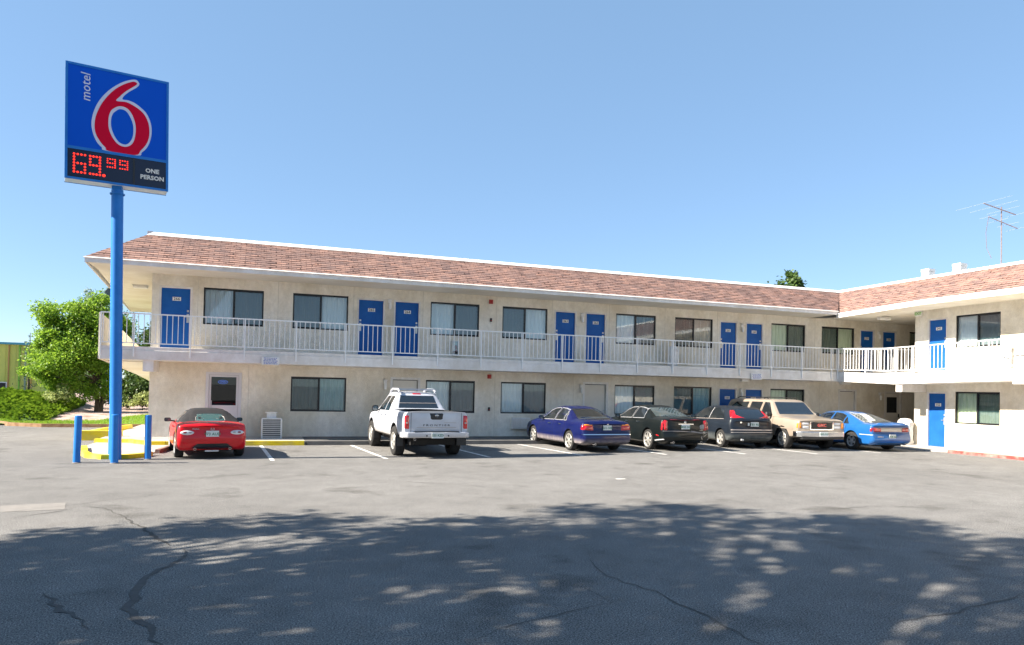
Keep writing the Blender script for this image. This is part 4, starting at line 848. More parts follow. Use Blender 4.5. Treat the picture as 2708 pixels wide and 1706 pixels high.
    mb = MB(); mb.lathe([(0, .006), (.026, .005), (.034, 0)], 10, FM(.003) @ Matrix.Translation((-.285, 6.375, 0))); mb.build('decimal_point', M_['led'], lp)
def bollard(x, y, label, r=.072, h=1.04, lean=0):
    t = thing('bollard', label, 'bollard', (x, y, GZ), 0, 'blue posts guarding the sign pole'); t.rotation_euler = (0, lean, 0)
    MB().lathe([(r, -.02), (r, h-.012), (r-.012, h), (0, h)], 24).build('post', M_['poleblue'], t, 40); MB().lathe([(r+.02, 0), (r+.02, .012), (r, .02)], 24).build('collar', M_['patch'], t, 40)
bollard(-.5, -6.42, 'blue steel bollard left of the sign pole', lean=.012); bollard(.27, -6.62, 'blue steel bollard directly in front of the sign pole', .078, 1.08, -.012); bollard(.82, -5.83, 'blue steel bollard right of the sign pole', lean=-.01)
bollard(-.1, -4.9, 'blue steel bollard behind the sign pole, almost hidden', h=.75)
# ================================================================== vehicles
def paint(name, c1, c2, rough=.28, dirt=None, dz=None, metal=.0, coat=.7):
    """car paint with a slow tone change; dirt: road dust colour below height dz"""
    m = noisy(name, c1, c2, 2, max(rough, .4), spec=.15, metal=metal, coat=coat)
    if dirt:
        b = m.node_tree.nodes['Principled BSDF']; src = b.inputs['Base Color'].links[0].from_socket
        tc = N(m, 'ShaderNodeTexCoord'); sp = N(m, 'ShaderNodeSeparateXYZ'); L(m, tc.outputs['Object'], sp.inputs[0])
        n = N(m, 'ShaderNodeTexNoise'); n.inputs['Scale'].default_value = 6; n.inputs['Detail'].default_value = 6; L(m, tc.outputs['Object'], n.inputs[0])
        mr = N(m, 'ShaderNodeMapRange'); mr.inputs[1].default_value = dz+.03; mr.inputs[2].default_value = dz-.10; L(m, sp.outputs[2], mr.inputs[0])
        mu = N(m, 'ShaderNodeMath', operation='MULTIPLY'); L(m, mr.outputs[0], mu.inputs[0]); L(m, n.outputs[0], mu.inputs[1])
        m3 = N(m, 'ShaderNodeMath', operation='MULTIPLY'); m3.inputs[1].default_value = 1.35; m3.use_clamp = True; L(m, mu.outputs[0], m3.inputs[0])
        mx = N(m, 'ShaderNodeMix', data_type='RGBA'); L(m, m3.outputs[0], mx.inputs[0]); L(m, src, mx.inputs[6]); mx.inputs[7].default_value = (*dirt, 1); L(m, mx.outputs[2], b.inputs['Base Color'])
        mr2 = N(m, 'ShaderNodeMapRange'); mr2.inputs[3].default_value = coat; mr2.inputs[4].default_value = .1; L(m, m3.outputs[0], mr2.inputs[0]); L(m, mr2.outputs[0], b.inputs['Coat Weight'])
    return m
def lens(name, col, em=0, rough=.12): return newmat(name, col, rough, 0, .6, .8)
M_['carglass'] = newmat('tinted_car_glass', (.010, .014, .018), .03, 0, .9, 1.0)
M_['carglasslight'] = newmat('lighter_car_glass', (.05, .075, .085), .04, 0, .8, 1.0)
M_['tail'] = lens('tail_lamp_red', (.50, .006, .012)); M_['taildark'] = lens('tail_lamp_dark_red', (.25, .006, .01)); M_['amber'] = lens('amber_lens', (.85, .25, .01)); M_['clear'] = lens('clear_lens', (.62, .62, .64)); M_['smoke'] = lens('grey_reflector', (.33, .29, .27), rough=.3)
M_['under'] = newmat('underbody', (.010, .010, .010), .9)
M_['plate'] = newmat('licence_plate', (.62, .66, .66), .5); M_['plategreen'] = newmat('plate_green', (.03, .16, .10), .5)
M_['softtop'] = noisy('black_soft_top', (.014, .014, .016), (.025, .024, .026), 20, .85)
M_['chromeflat'] = newmat('satin_trim', (.36, .37, .39), .35, .3)
M_['bumperblk'] = newmat('bumper_black', (.02, .02, .022), .5)

def lt(tbl, x, s=.0):
    if s: return sum(lerp_table(tbl, x+s*k) for k in (-1, -.5, 0, .5, 1))/5
    return lerp_table(tbl, x)
class Car:
    """a body lofted along x (tail at -L/2, nose at +L/2); panels, lamps and glass are laid on it by ray casting"""
    def __init__(s, name, label, cat, loc, head, D):
        s.D = D; s.t = thing(name, label, cat, (loc[0], loc[1], GZ), R(90)+head); s.t.scale = (D.get('sc', 1),)*3; Ln = D['L']; s.h = Ln/2
        nx = D.get('nx', 72); xs = [-s.h+Ln*i/nx for i in range(nx+1)]; xs = [-s.h+.0] + [-s.h+.02, -s.h+.05, -s.h+.09] + [x for x in xs if -s.h+.11 < x < s.h-.11] + [s.h-.09, s.h-.05, s.h-.02, s.h]
        rings = [s.ring(x) for x in xs]; n = len(rings[0]); vs = [v for r in rings for v in r]
        fs = [(i*n+k, i*n+(k+1) % n, (i+1)*n+(k+1) % n, (i+1)*n+k) for i in range(len(xs)-1) for k in range(n)]
        # end caps as rows across
        half = n//2
        for base, flip in ((0, False), ((len(xs)-1)*n, True)):
            for k in range(half):
                a, b2 = base+k, base+k+1; c, d = base+(n-k-1) % n, base+(n-k) % n
                f = (a, b2, c, d) if k > 0 else (a, b2, c)
                if k == half-1: f = (a, b2, d) if k > 0 else f
                fs.append(tuple(f) if flip else tuple(f)[::-1])
        mb = MB(); mb.add(vs, fs); me = mb.mesh('body', [D['paint'], M_['under']]); bm = bmesh.new(); bm.from_mesh(me)
        bmesh.ops.remove_doubles(bm, verts=bm.verts, dist=.0004); bmesh.ops.recalc_face_normals(bm, faces=bm.faces)
        s.bvh = BVHTree.FromBMesh(bm); bm.to_mesh(me); bm.free()
        ob = bpy.data.objects.new('tmp', me); C.objects.link(ob)
        cut = MB()
        Ra = D.get('arch', D['wr']+.05)
        for x in D['axles']:
            for sd in (-1, 1):
                Mx = Matrix.Translation((x, sd*(D['W']/2-.13), D['wr']+.01)) @ Matrix.Rotation(R(90), 4, 'X'); nn = 28
                cut.lathe([(0, -.20), (Ra, -.20), (Ra, .20), (0, .20)], nn, Mx)
        for bxx in D.get('cuts', []): cut.box(*bxx)
        cme = cut.mesh('cut', [M_['under'], M_['under']]); bm = bmesh.new(); bm.from_mesh(cme); bmesh.ops.remove_doubles(bm, verts=bm.verts, dist=.0004); bmesh.ops.recalc_face_normals(bm, faces=bm.faces)
        for f in bm.faces: f.material_index = 1
        bm.to_mesh(cme); bm.free(); co = bpy.data.objects.new('cut', cme); C.objects.link(co)
        md = ob.modifiers.new('b', 'BOOLEAN'); md.operation = 'DIFFERENCE'; md.object = co; md.solver = 'EXACT'
        bpy.context.view_layer.update(); nm = bpy.data.meshes.new_from_object(ob.evaluated_get(bpy.context.evaluated_depsgraph_get()))
        bpy.data.objects.remove(ob); bpy.data.objects.remove(co)
        nm.name = 'body'; nm.polygons.foreach_set('use_smooth', [True]*len(nm.polygons)); nm.set_sharp_from_angle(angle=R(D.get('sharp', 38)))
        s.body = link('body', nm, s.t)
        for i, x in enumerate(D['axles']):
            for sd in (-1, 1): s.wheel(x, sd)
        mb = MB(); mb.box(-s.h+.35, s.h-.35, -D['W']/2+.30, D['W']/2-.30, D.get('ub', .2), D.get('ub', .2)+.16)
        for x in D['axles']: mb.bar((x, -D['W']/2+.15, D['wr']), (x, D['W']/2-.15, D['wr']), .10)
        mb.build('underbody', M_['under'], s.t)
    def ring(s, x):
        D = s.D; h = s.h; wf = 1.0
        for e, rr, amt in ((-1, D.get('rcr', .35), D.get('rca', .10)), (1, D.get('fcr', .5), D.get('fca', .16))):
            d = (h-abs(x)) if (x*e > 0 or x == 0) else 9
            if d < rr: q = 1-d/rr; wf -= amt*(1-math.sqrt(max(0, 1-q*q*q)))
        W = lt(D['plan'], x, .05)*wf if 'plan' in D else D['W']/2*wf
        bot, belt, top = lt(D['bot'], x, .04), lt(D['belt'], x, .05), lt(D['top'], x, D.get('ts', .05)); top = max(top, belt+.012)
        roof = D['roof']; wr = D['wroof']; tq = min(1, max(0, (top-belt)/max(.01, roof-belt)))
        wb = W-D.get('tumble', .09); wt = wb+(wr-wb)*tq if top-belt > .12 else wb-.10*min(1, (top-belt)/.05)
        if .04 < top-belt <= .12: k = (top-belt-.04)/.08; wt = (wb-.08)*(1-k)+(wb+(wr-wb)*tq)*k
        zm = bot+(belt-bot)*D.get('zm', .52); cr = D.get('crown', .03)
        H = belt-bot
        pts = [(0, bot), (W*.55, bot), (W-.10, bot+.0), (W-.03, bot+.05), (W-.006, bot+.14), (W, zm), (W-.008, zm+(belt-zm)*.5), (W-.03, belt-.05), (W-.055, belt-.012), (wb, belt)]
        dz = top-belt; er = D.get('edge', .05)
        pts += [(wb+(wt-wb)*.5, belt+dz*.5*(1 if dz > .12 else .7)), (wt+.004, top-min(er*1.2, dz*.3)), (wt-er*.35, top-min(er*.4, dz*.12)), (wt-er*1.6, top+cr*.25), (wt*.5, top+cr*.8), (0, top+cr)]
        out = []
        px_ = D.get('rprof' if x < 0 else 'fprof'); dist = h-abs(x); k = max(0, 1-dist/.45) if px_ else 0; sg_ = -1 if x < 0 else 1
        def P(y, z):
            xx = x
            if k: xx = x-sg_*lerp_table(px_, z)*k*k
            bl = D.get('bulge', (.06, .10))[0 if x < 0 else 1]; kk = max(0, 1-dist/.5); xx -= sg_*bl*kk*kk*(y/max(.1, W))**2
            return (xx, y, z)
        R_ = [P(y, z) for y, z in pts]; Lf = [P(-y, z) for y, z in pts[1:-1]][::-1]
        return R_+Lf
    def wheel(s, x, sd):
        D = s.D; r, wd = D['wr'], D.get('ww', .205); yo = sd*(D['W']/2-.012-D.get('inset', 0)); 
        Mx = Matrix.Translation((x, yo, r)) @ (Matrix.Rotation(R(-90), 4, 'X') if sd > 0 else Matrix.Rotation(R(90), 4, 'X'))    # +z outward
        rr = r*D.get('rim', .68); mb = MB()
        mb.lathe([(rr*.98, -.03), (rr, -.005), (rr+.012, 0), (r*.90, .002), (r*.965, -.012), (r, -.04), (r, -wd+.04), (r*.965, -wd+.012), (r*.9, -wd), (rr, -wd), (rr*.96, -wd+.02), (rr*.96, -.06), (0, -.07)], 32, Mx)
        w = mb.build('wheel', M_['rubber'], s.t, 50)
        st = D.get('spokes', 5); rm = MB()
        rm.lathe([(rr*.97, -.05), (rr*.99, -.008), (rr*.96, .0), (rr*.88, -.012), (rr*.86, -.05)], 32, Mx)
        if st:
            rm.lathe([(0, -.002), (rr*.20, -.004), (rr*.24, -.03), (rr*.24, -.06)], 16, Mx); wsp = D.get('spw', .30)*rr
            for k in range(st):
                a = k*2*math.pi/st+.3; Mk = Mx @ Matrix.Rotation(a, 4, 'Z')
                v = [(rr*.15, -wsp*.42, -.012), (rr*.9, -wsp*.5, -.022), (rr*.9, wsp*.5, -.022), (rr*.15, wsp*.42, -.012), (rr*.15, -wsp*.42, -.05), (rr*.9, -wsp*.5, -.055), (rr*.9, wsp*.5, -.055), (rr*.15, wsp*.42, -.05)]
                rm.add([Mk @ Vector(q) for q in v], [(0, 1, 2, 3), (0, 4, 5, 1), (1, 5, 6, 2), (2, 6, 7, 3), (3, 7, 4, 0)])
        else: rm.lathe([(rr*.86, -.02), (rr*.55, .0), (rr*.4, -.02), (rr*.18, -.012), (0, -.006)], 24, Mx)
        rm.build('rim', D.get('rimmat', M_['rimsilver']), w, 45)
    def patch(s, name, lo, hi, ax, sgn, mat, off=.006, n=10, m=6, parent=None, bulge=0, rim=True, label=None):
        """lo/hi: polylines in the plane across the ray; ax 'y' = side (x, z), 'x' = front or rear (y, z), 'z' = from above (x, y)"""
        def res(pl, k):
            pl = [Vector(p) for p in pl]; ls = [0]
            for a, b2 in zip(pl, pl[1:]): ls.append(ls[-1]+(b2-a).length)
            out = []
            for i in range(k+1):
                t = ls[-1]*i/k
                for j in range(len(pl)-1):
                    if t <= ls[j+1]+1e-9: q = (t-ls[j])/max(1e-9, ls[j+1]-ls[j]); out.append(pl[j].lerp(pl[j+1], q)); break
                else: out.append(pl[-1])
            return out
        A, B = res(lo, n), res(hi, n); vs = []; ok = []
        for j in range(m+1):
            for i in range(n+1):
                p = A[i].lerp(B[i], j/m); 
                if ax == 'y': o, d = Vector((p.x, sgn*3, p.y)), Vector((0, -sgn, 0))
                elif ax == 'x': o, d = Vector((sgn*6, p.x, p.y)), Vector((-sgn, 0, 0))
                else: o, d = Vector((p.x, p.y, 4)), Vector((0, 0, -1))
                hit, nr, _, _ = s.bvh.ray_cast(o, d)
                if hit is None: vs.append(None); continue
                u, v = i/n, j/m; e = min(i, n-i, j, m-j); b_ = bulge*(1-(2*u-1)**2)*(1-(2*v-1)**2)
                if nr.dot(d) > 0: nr = -nr
                vs.append(hit+nr*((off+b_) if (e > 0 or not rim) else (off if bulge else off)*.9))
                if e == 0 and rim and off > .008: vs[-1] = hit-nr*.004
        idx = {}; V = []
        for k, v in enumerate(vs):
            if v is not None: idx[k] = len(V); V.append(v)
        fs = []
        for j in range(m):
            for i in range(n):
                q = (j*(n+1)+i, j*(n+1)+i+1, (j+1)*(n+1)+i+1, (j+1)*(n+1)+i)
                if all(k in idx for k in q): fs.append(tuple(idx[k] for k in q))
        if not fs: return None
        mb = MB(); mb.add(V, fs); o = mb.build(name, mat, parent or s.t, 60)
        if label: o['label'] = label
        return o
    def line(s, pts, ax, sgn, wd, mat, name, off=.004, parent=None, n=40, hgt=None):
        """a thin strip laid on the body along a polyline"""
        pl = [Vector(p) for p in pts]; vs = []; ls = [0]
        for a, b2 in zip(pl, pl[1:]): ls.append(ls[-1]+(b2-a).length)
        P = []
        for i in range(n+1):
            t = ls[-1]*i/n
            for j in range(len(pl)-1):
                if t <= ls[j+1]+1e-9: P.append(pl[j].lerp(pl[j+1], (t-ls[j])/max(1e-9, ls[j+1]-ls[j]))); break
        hits = []
        for i, p in enumerate(P):
            d2 = (P[min(i+1, n)]-P[max(0, i-1)]).normalized(); nn = Vector((-d2.y, d2.x))*wd/2; row = []
            for k in (-1, 1):
                q = p+nn*k
                if ax == 'y': o, d = Vector((q.x, sgn*3, q.y)), Vector((0, -sgn, 0))
                elif ax == 'x': o, d = Vector((sgn*6, q.x, q.y)), Vector((-sgn, 0, 0))
                else: o, d = Vector((q.x, q.y, 4)), Vector((0, 0, -1))
                hit, nr, _, _ = s.bvh.ray_cast(o, d)
                if hit is None: row = None; break
                if nr.dot(d) > 0: nr = -nr
                row.append(hit+nr*off)
            if row: hits.append(row)
        if len(hits) < 2: return
        vs = [v for r in hits for v in r]
        return MB().add(vs, [(2*i, 2*i+2, 2*i+3, 2*i+1) for i in range(len(hits)-1)]).build(name, mat, parent or s.t)
    def hitx(s, y, z, sgn):
        h, nr, _, _ = s.bvh.ray_cast(Vector((sgn*6, y, z)), Vector((-sgn, 0, 0))); return h.x if h else sgn*s.h
    def hity(s, x, z, sgn):
        h, nr, _, _ = s.bvh.ray_cast(Vector((x, sgn*3, z)), Vector((0, -sgn, 0))); return h.y if h else sgn*s.D['W']/2
    def plate(s, txt, z, sgn=-1, y=0, mat='plate', ink='plategreen'):
        x = s.hitx(y, z, sgn)+sgn*.012; b = MB(); b.box(min(x, x+sgn*.012), max(x, x+sgn*.012), y-.155, y+.155, z-.078, z+.078); o = b.build('licence_plate', M_[mat], s.t); bevel(o, .01)
        text('lettering', txt, .10, M_[ink], o, (x+sgn*.014, y, z-.012), (0, sgn, 0), (0, 0, 1), .001, bold=.002)
        return o
    def mirror(s, x, z, mat, w_=.20, hgt=.13, stalk=.09):
        for sd in (-1, 1):
            y = s.hity(x, z-.02, sd); b = MB(); cx, cy = x, y+sd*(stalk+w_/2-.02)
            pr = []
            for q in (-.06, -.05, .0, .045, .06):
                k = math.sqrt(max(0, 1-(q/.062)**2)) if q > 0 else 1
                pr.append([(cx+q, cy+math.copysign(abs(math.cos(a))**.6, math.cos(a))*w_/2*k, z+.04+math.copysign(abs(math.sin(a))**.6, math.sin(a))*hgt/2*k) for a in [i*math.pi/8 for i in range(16)]])
            vs = [v for r in pr for v in r]; b.add(vs, [(i*16+k, i*16+(k+1) % 16, (i+1)*16+(k+1) % 16, (i+1)*16+k) for i in range(4) for k in range(16)]+[tuple(range(16))[::-1], tuple(64+k for k in range(16))])
            b.bar((x+.01, y-sd*.03, z-.01), (cx, cy, z+.02), .05, .035)
            m = b.build('mirror', mat, s.t, 60)
            b = MB(); b.add([(cx-.062, cy+math.cos(a)*w_*.42, z+.04+math.sin(a)*hgt*.40) for a in [i*math.pi/8 for i in range(16)]], [tuple(range(16))[::-1]]); b.build('mirror_glass', M_['carglasslight'], m)
    def sides(s, wins, mat=None, trim=None, tw=.022):
        """wins: list of (lower polyline, upper polyline) in (x, z)"""
        for sd in (-1, 1):
            for lo, hi in wins:
                w_ = s.patch('side_window', lo, hi, 'y', sd, mat or M_['carglass'], .005, 10, 5)
                if trim: s.line([lo[0], *hi, lo[-1], *lo[::-1][1:]] , 'y', sd, tw, trim, 'window_trim', .008, w_)
    def seams(s, segs):
        for sd in (-1, 1):
            for sg_ in segs: s.line(sg_, 'y', sd, .011, M_['under'], 'door_seam', .003, s.body, 24)
    def handles(s, pts, mat):
        for sd in (-1, 1):
            for x, z in pts:
                y = s.hity(x, z, sd); b = MB(); b.bar((x-.08, y+sd*.022, z), (x+.08, y+sd*.022, z), .022, .03); b.box(x-.075, x-.05, min(y-sd*.01, y+sd*.02), max(y-sd*.01, y+sd*.02), z-.012, z+.012); b.box(x+.05, x+.075, min(y-sd*.01, y+sd*.02), max(y-sd*.01, y+sd*.02), z-.012, z+.012); b.build('door_handle', mat, s.t)
    def pipe(s, x, y, z, r=.032, mat=None):
        b = MB(); b.lathe([(r*.8, .0), (r, 0), (r, .14), (r*.8, .14), (r*.8, .02)], 14, Matrix.Translation((x, y, z)) @ Matrix.Rotation(R(-90), 4, 'Y') @ Matrix.Translation((0, 0, -.1))); b.build('exhaust_pipe', mat or M_['chrome'], s.t, 60)

# ------------------------------------------------------------------ 1 red roadster
red = paint('red_paint', (.50, .004, .010), (.56, .006, .014), .25)
D = dict(L=3.99, W=1.72, wr=.315, ww=.215, axles=(-1.10, 1.23), paint=red, spokes=5, rim=.70, roof=1.24, wroof=.53, tumble=.10, crown=.035, edge=.09, rcr=.7, rca=.22, fcr=.8, fca=.25, bulge=(.16, .2), zm=.5,
 bot=[(-2, .30), (-1.7, .22), (1.6, .18), (2, .24)],
 belt=[(-2, .80), (-1.9, .86), (-1.6, .90), (-1.0, .90), (0, .87), (.5, .86), (1.2, .83), (1.75, .70), (2, .56)],
 top=[(-2, .82), (-1.93, .885), (-1.55, .925), (-1.22, .94), (-.62, 1.19), (-.3, 1.225), (.15, 1.22), (.85, .90), (1.3, .86), (1.75, .74), (2, .58)],
 rprof=[(.2, .16), (.35, .05), (.45, 0), (.62, .0), (.72, .05), (.86, .09), (1, .1)], fprof=[(.2, .1), (.4, 0), (.6, .06), (.8, .12)])
c = Car('convertible_car', 'red two seat convertible with its black soft top up', 'car', (1.93, -4.22), R(9.5), dict(D, sc=.925))
c.body.data.materials.append(M_['softtop'])
for q in c.body.data.polygons:
    if q.material_index == 0 and q.center.z > .925 and -1.32 < q.center.x < .30: q.material_index = 2
top = c.patch('soft_top', [(-1.27, -.54), (-1.27, .54)], [(.16, -.44), (.16, .44)], 'z', 1, M_['softtop'], .012, 16, 24)
for sd in (-1, 1):
    c.patch('soft_top', [(-1.25, .925), (-.5, .925)], [(-.66, 1.17), (-.38, 1.185)], 'y', sd, M_['softtop'], .010, 8, 6); c.patch('side_window', [(-.48, .92), (.70, .92)], [(-.36, 1.175), (.16, 1.17)], 'y', sd, M_['carglass'], .006, 10, 6)
    b = MB(); y = c.hity(-1.15, .7, sd)
c.patch('windshield', [(-.60, .93), (.60, .93)], [(-.40, 1.17), (.40, 1.17)], 'x', 1, M_['carglass'], .006)
rw = c.patch('rear_window', [(-.40, .965), (-.2, .96), (.2, .96), (.40, .965)], [(-.35, 1.13), (-.15, 1.145), (.15, 1.145), (.35, 1.13)], 'x', -1, newmat('roadster_rear_glass', (.03, .085, .09), .05, 0, .5, .3), .018, 12, 6)
for y in (-.26, .26):      # roll hoops and head rests seen through the rear glass
    x = c.hitx(y, .99, -1); b = MB(); b.tube([(c.hitx(y, .975, -1)-.024, y-.10, .975), (c.hitx(y, 1.05, -1)-.024, y-.09, 1.05), (c.hitx(y, 1.10, -1)-.024, y, 1.10), (c.hitx(y, 1.05, -1)-.024, y+.09, 1.05), (c.hitx(y, .975, -1)-.024, y+.10, .975)], .010, 6); b.build('roll_hoop', M_['smoke'], rw)
    c.patch('head_rest', [(y-.06, .975), (y+.06, .975)], [(y-.045, 1.06), (y+.045, 1.06)], 'x', -1, M_['black'], .022, 6, 4, rw)
def oval(cy, cz, a, b2, n=12): 
    lo = [(cy-a*math.cos(math.pi*i/n), cz-b2*math.sin(math.pi*i/n)) for i in range(n+1)]; hi = [(y, 2*cz-z) for y, z in lo]; return lo, hi
for sd in (-1, 1):
    lo, hi = oval(sd*.60, .685, .165, .062); tl = c.patch('taillight', lo, hi, 'x', -1, M_['clear'], .012, 14, 6, bulge=.012)
    for dy, r in ((-.07, .04), (.05, .045)):
        lo, hi = oval(sd*(.60)+dy*sd, .685, r, r*.85, 8); c.patch('lamp_ring', lo, hi, 'x', -1, M_['taildark'] if dy > 0 else M_['smoke'], .026, 8, 4, tl)
    lo, hi = oval(sd*.62, .60, .17, .07); c.patch('headlight', lo, hi, 'x', 1, M_['clear'], .01, 12, 6)
c.plate('973 AUD', .655); c.mirror(.45, .88, M_['black'], .17, .11, .12)
c.patch('brake_light', [(-.16, .925), (.16, .925)], [(-.16, .945), (.16, .945)], 'x', -1, M_['taildark'], .01, 6, 2)
bdg = MB(); x = c.hitx(0, .775, -1)
bdg.lathe([(.030, 0), (.034, .004), (.038, 0)], 14, Matrix.Translation((x-.006, 0, .775)) @ Matrix.Rotation(R(-90), 4, 'Y') @ Matrix.Scale(1.25, 4, (0, 1, 0))); bdg.bar((x-.008, -.03, .785), (x-.008, 0, .765), .008); bdg.bar((x-.008, .03, .785), (x-.008, 0, .765), .008); bdg.build('emblem', M_['clear'], c.t)
text('lettering', 'MAZDA', .045, M_['clear'], c.t, (c.hitx(.42, .79, -1)-.006, .40, .775), (0, -1, 0), (0, 0, 1), .002)
c.patch('diffuser', [(-.52, .27), (.52, .27)], [(-.36, .40), (.36, .40)], 'x', -1, M_['bumperblk'], .008, 12, 5)
c.pipe(-1.88, -.42, .27); c.pipe(-1.88, .42, .27); box(-1.90, -1.86, -.15, .18, .20, .235).build('muffler', M_['steel'], c.t)
c.seams([[(-.50, .88), (-.52, .6), (-.42, .26)], [(.62, .87), (.66, .5), (.62, .26)]]); c.handles([(-.36, .78)], red)
c.line([(-1.90, .79), (-1.45, .93)], 'y', 1, .01, M_['under'], 'door_seam', .003, c.body)

# ------------------------------------------------------------------ 2 silver white crew cab pickup
wht = paint('silver_white_paint', (.46, .48, .53), (.54, .56, .61), .3, dirt=(.36, .31, .25), dz=.62, metal=.15)
D = dict(L=5.05, W=1.84, wr=.41, ww=.27, inset=-.03, axles=(-1.42, 1.78), paint=wht, spokes=6, spw=.36, rim=.60, roof=1.74, wroof=.60, tumble=.06, crown=.03, edge=.07, rcr=.25, rca=.05, fcr=.7, fca=.2, bulge=(.03, .14), arch=.50, ub=.34, ts=.02,
 bot=[(-2.6, .62), (-1.9, .56), (-1.0, .50), (2.0, .48), (2.6, .55)],
 belt=[(-2.6, 1.235), (-.62, 1.235), (-.55, 1.17), (1.2, 1.14), (1.45, 1.13), (2.2, 1.07), (2.6, .95)],
 top=[(-2.6, 1.25), (-.60, 1.25), (-.57, 1.30), (-.33, 1.70), (-.2, 1.745), (.55, 1.755), (.75, 1.72), (1.32, 1.20), (1.6, 1.17), (2.3, 1.10), (2.6, .98)],
 cuts=[(-2.43, -.66, -.76, .76, .80, 1.6)])
c = Car('pickup_truck', 'silver white crew cab pickup with a roof rack, parked tail outwards', 'truck', (7.44, -4.02), R(3), dict(D, sc=.955))
c.patch('tailgate', [(-.70, .70), (.70, .70)], [(-.70, 1.225), (.70, 1.225)], 'x', -1, wht, .012, 10, 6)
bz = c.patch('handle_bezel', [(-.19, 1.06), (-.12, 1.02), (.12, 1.02), (.19, 1.06)], [(-.20, 1.225), (.20, 1.225)], 'x', -1, M_['bumperblk'], .02, 10, 5)
x = c.hitx(0, 1.15, -1)-.026
b = MB(); b.lathe([(.030, 0), (.036, .006), (.042, 0)], 16, Matrix.Translation((x, 0, 1.16)) @ Matrix.Rotation(R(-90), 4, 'Y')); b.box(x-.006, x, -.055, .055, 1.152, 1.168); b.build('emblem', M_['chrome'], bz)
text('lettering', 'FRONTIER', .115, M_['bumperblk'], c.t, (c.hitx(0, .9, -1)-.016, 0, .895), (0, -1, 0), (0, 0, 1), .002, bold=.001, spacing=1.55, font_scale=(1, .62))
c.line([(-.55, .835), (.55, .835)], 'x', -1, .012, M_['smoke'], 'tailgate_crease', .015); c.line([(-.55, .965), (-.2, .965)], 'x', -1, .01, M_['smoke'], 'tailgate_crease', .015); c.line([(-.705, .70), (-.705, 1.23)], 'x', -1, .012, M_['under'], 'door_seam', .004, c.body); c.line([(.705, .70), (.705, 1.23)], 'x', -1, .012, M_['under'], 'door_seam', .004, c.body)
for sd in (-1, 1):
    y = sd*.82; tl = c.patch('taillight', [(y-.07, .79), (y+.07, .79)], [(y-.07, 1.17), (y+.07, 1.17)], 'x', -1, M_['tail'], .014, 6, 8, bulge=.012); c.patch('reversing_lens', [(y-.05, .92), (y+.05, .92)], [(y-.05, 1.0), (y+.05, 1.0)], 'x', -1, M_['smoke'], .03, 4, 4, tl)
    lo, hi = oval(sd*.68, .86, .17, .09); c.patch('headlight', lo, hi, 'x', 1, M_['clear'], .01, 12, 6)
    b = MB()      # mud flaps
    for ax in D['axles']:
        b = MB(); b.box(ax-.50, ax-.475, sd*.92-.15*(sd > 0)-.13*(sd < 0)-.0, sd*.92+.13*(sd > 0)*0+.15*(sd < 0)-.0, .30, .62); b.build('mud_flap', M_['black'], c.t)
b = MB(); xr = -2.56
b.add([(xr+.06, -.93, .56), (xr-.02, -.80, .56), (xr-.05, 0, .56), (xr-.02, .80, .56), (xr+.06, .93, .56), (xr+.30, .95, .56), (xr+.30, -.95, .56), (xr+.06, -.93, .71), (xr-.04, -.80, .71), (xr-.07, 0, .71), (xr-.04, .80, .71), (xr+.06, .93, .71), (xr+.30, .95, .71), (xr+.30, -.95, .71)],
 [(0, 1, 2, 3, 4, 5, 6), (7, 13, 12, 11, 10, 9, 8)]+[(i, 7+i, 7+(i+1) % 7, (i+1) % 7) for i in range(7)]); bp = bevel(b.build('bumper', wht, c.t), .02)
box(-2.60, -2.30, -.62, .62, .712, .735).build('bumper_step', M_['black'], bp)
b = MB(); b.box(-2.66, -2.645, -.165, .165, .555, .71); b.build('licence_plate', M_['plate'], c.t); text('lettering', '555 KZD', .085, M_['plategreen'], c.t, (-2.663, 0, .63), (0, -1, 0), (0, 0, 1), .001, bold=.002)
for y in (-.3, .3): MB().lathe([(0, .002), (.022, .002), (.022, 0)], 12, Matrix.Translation((-2.648, y, .62)) @ Matrix.Rotation(R(-90), 4, 'Y')).build('bumper_hole', M_['under'], bp)
c.patch('rear_window', [(-.60, 1.30), (.60, 1.30)], [(-.50, 1.66), (.50, 1.66)], 'x', -1, M_['carglass'], .006, 12, 6); c.line([(-.56, 1.44), (.56, 1.44)], 'x', -1, .014, M_['smoke'], 'window_bar', .012)
c.patch('windshield', [(-.66, 1.24), (.66, 1.24)], [(-.54, 1.68), (.54, 1.68)], 'x', 1, M_['carglass'], .006)
c.patch('brake_light', [(-.14, 1.69), (.14, 1.69)], [(-.14, 1.735), (.14, 1.735)], 'x', -1, M_['tail'], .014, 6, 3)
c.sides([([(-.42, 1.22), (.12, 1.21)], [(-.26, 1.63), (.12, 1.65)]), ([(.20, 1.21), (1.05, 1.20)], [(.20, 1.65), (.66, 1.63)])], trim=None)
c.seams([[(-.50, 1.20), (-.46, .95), (-.60, .56)], [(.16, 1.2), (.18, .52)], [(1.12, 1.15), (1.14, .52)]]); c.handles([(-.22, 1.10), (.36, 1.09)], wht); c.mirror(.95, 1.20, M_['black'], .19, .19, .06)
for sd in (-1, 1):
    b = MB(); b.tube([(-.36, sd*.55, 1.72), (-.33, sd*.55, 1.80), (-.24, sd*.545, 1.84), (.45, sd*.54, 1.85), (.72, sd*.53, 1.80), (.85, sd*.52, 1.70)], .036, 8); b.build('roof_rail', wht, c.t, 60)
b = MB(); b.bar((-.26, -.54, 1.845), (-.26, .54, 1.845), .07, .05); b.bar((.45, -.53, 1.85), (.45, .53, 1.85), .05, .035); b.build('roof_bar', wht, c.t)
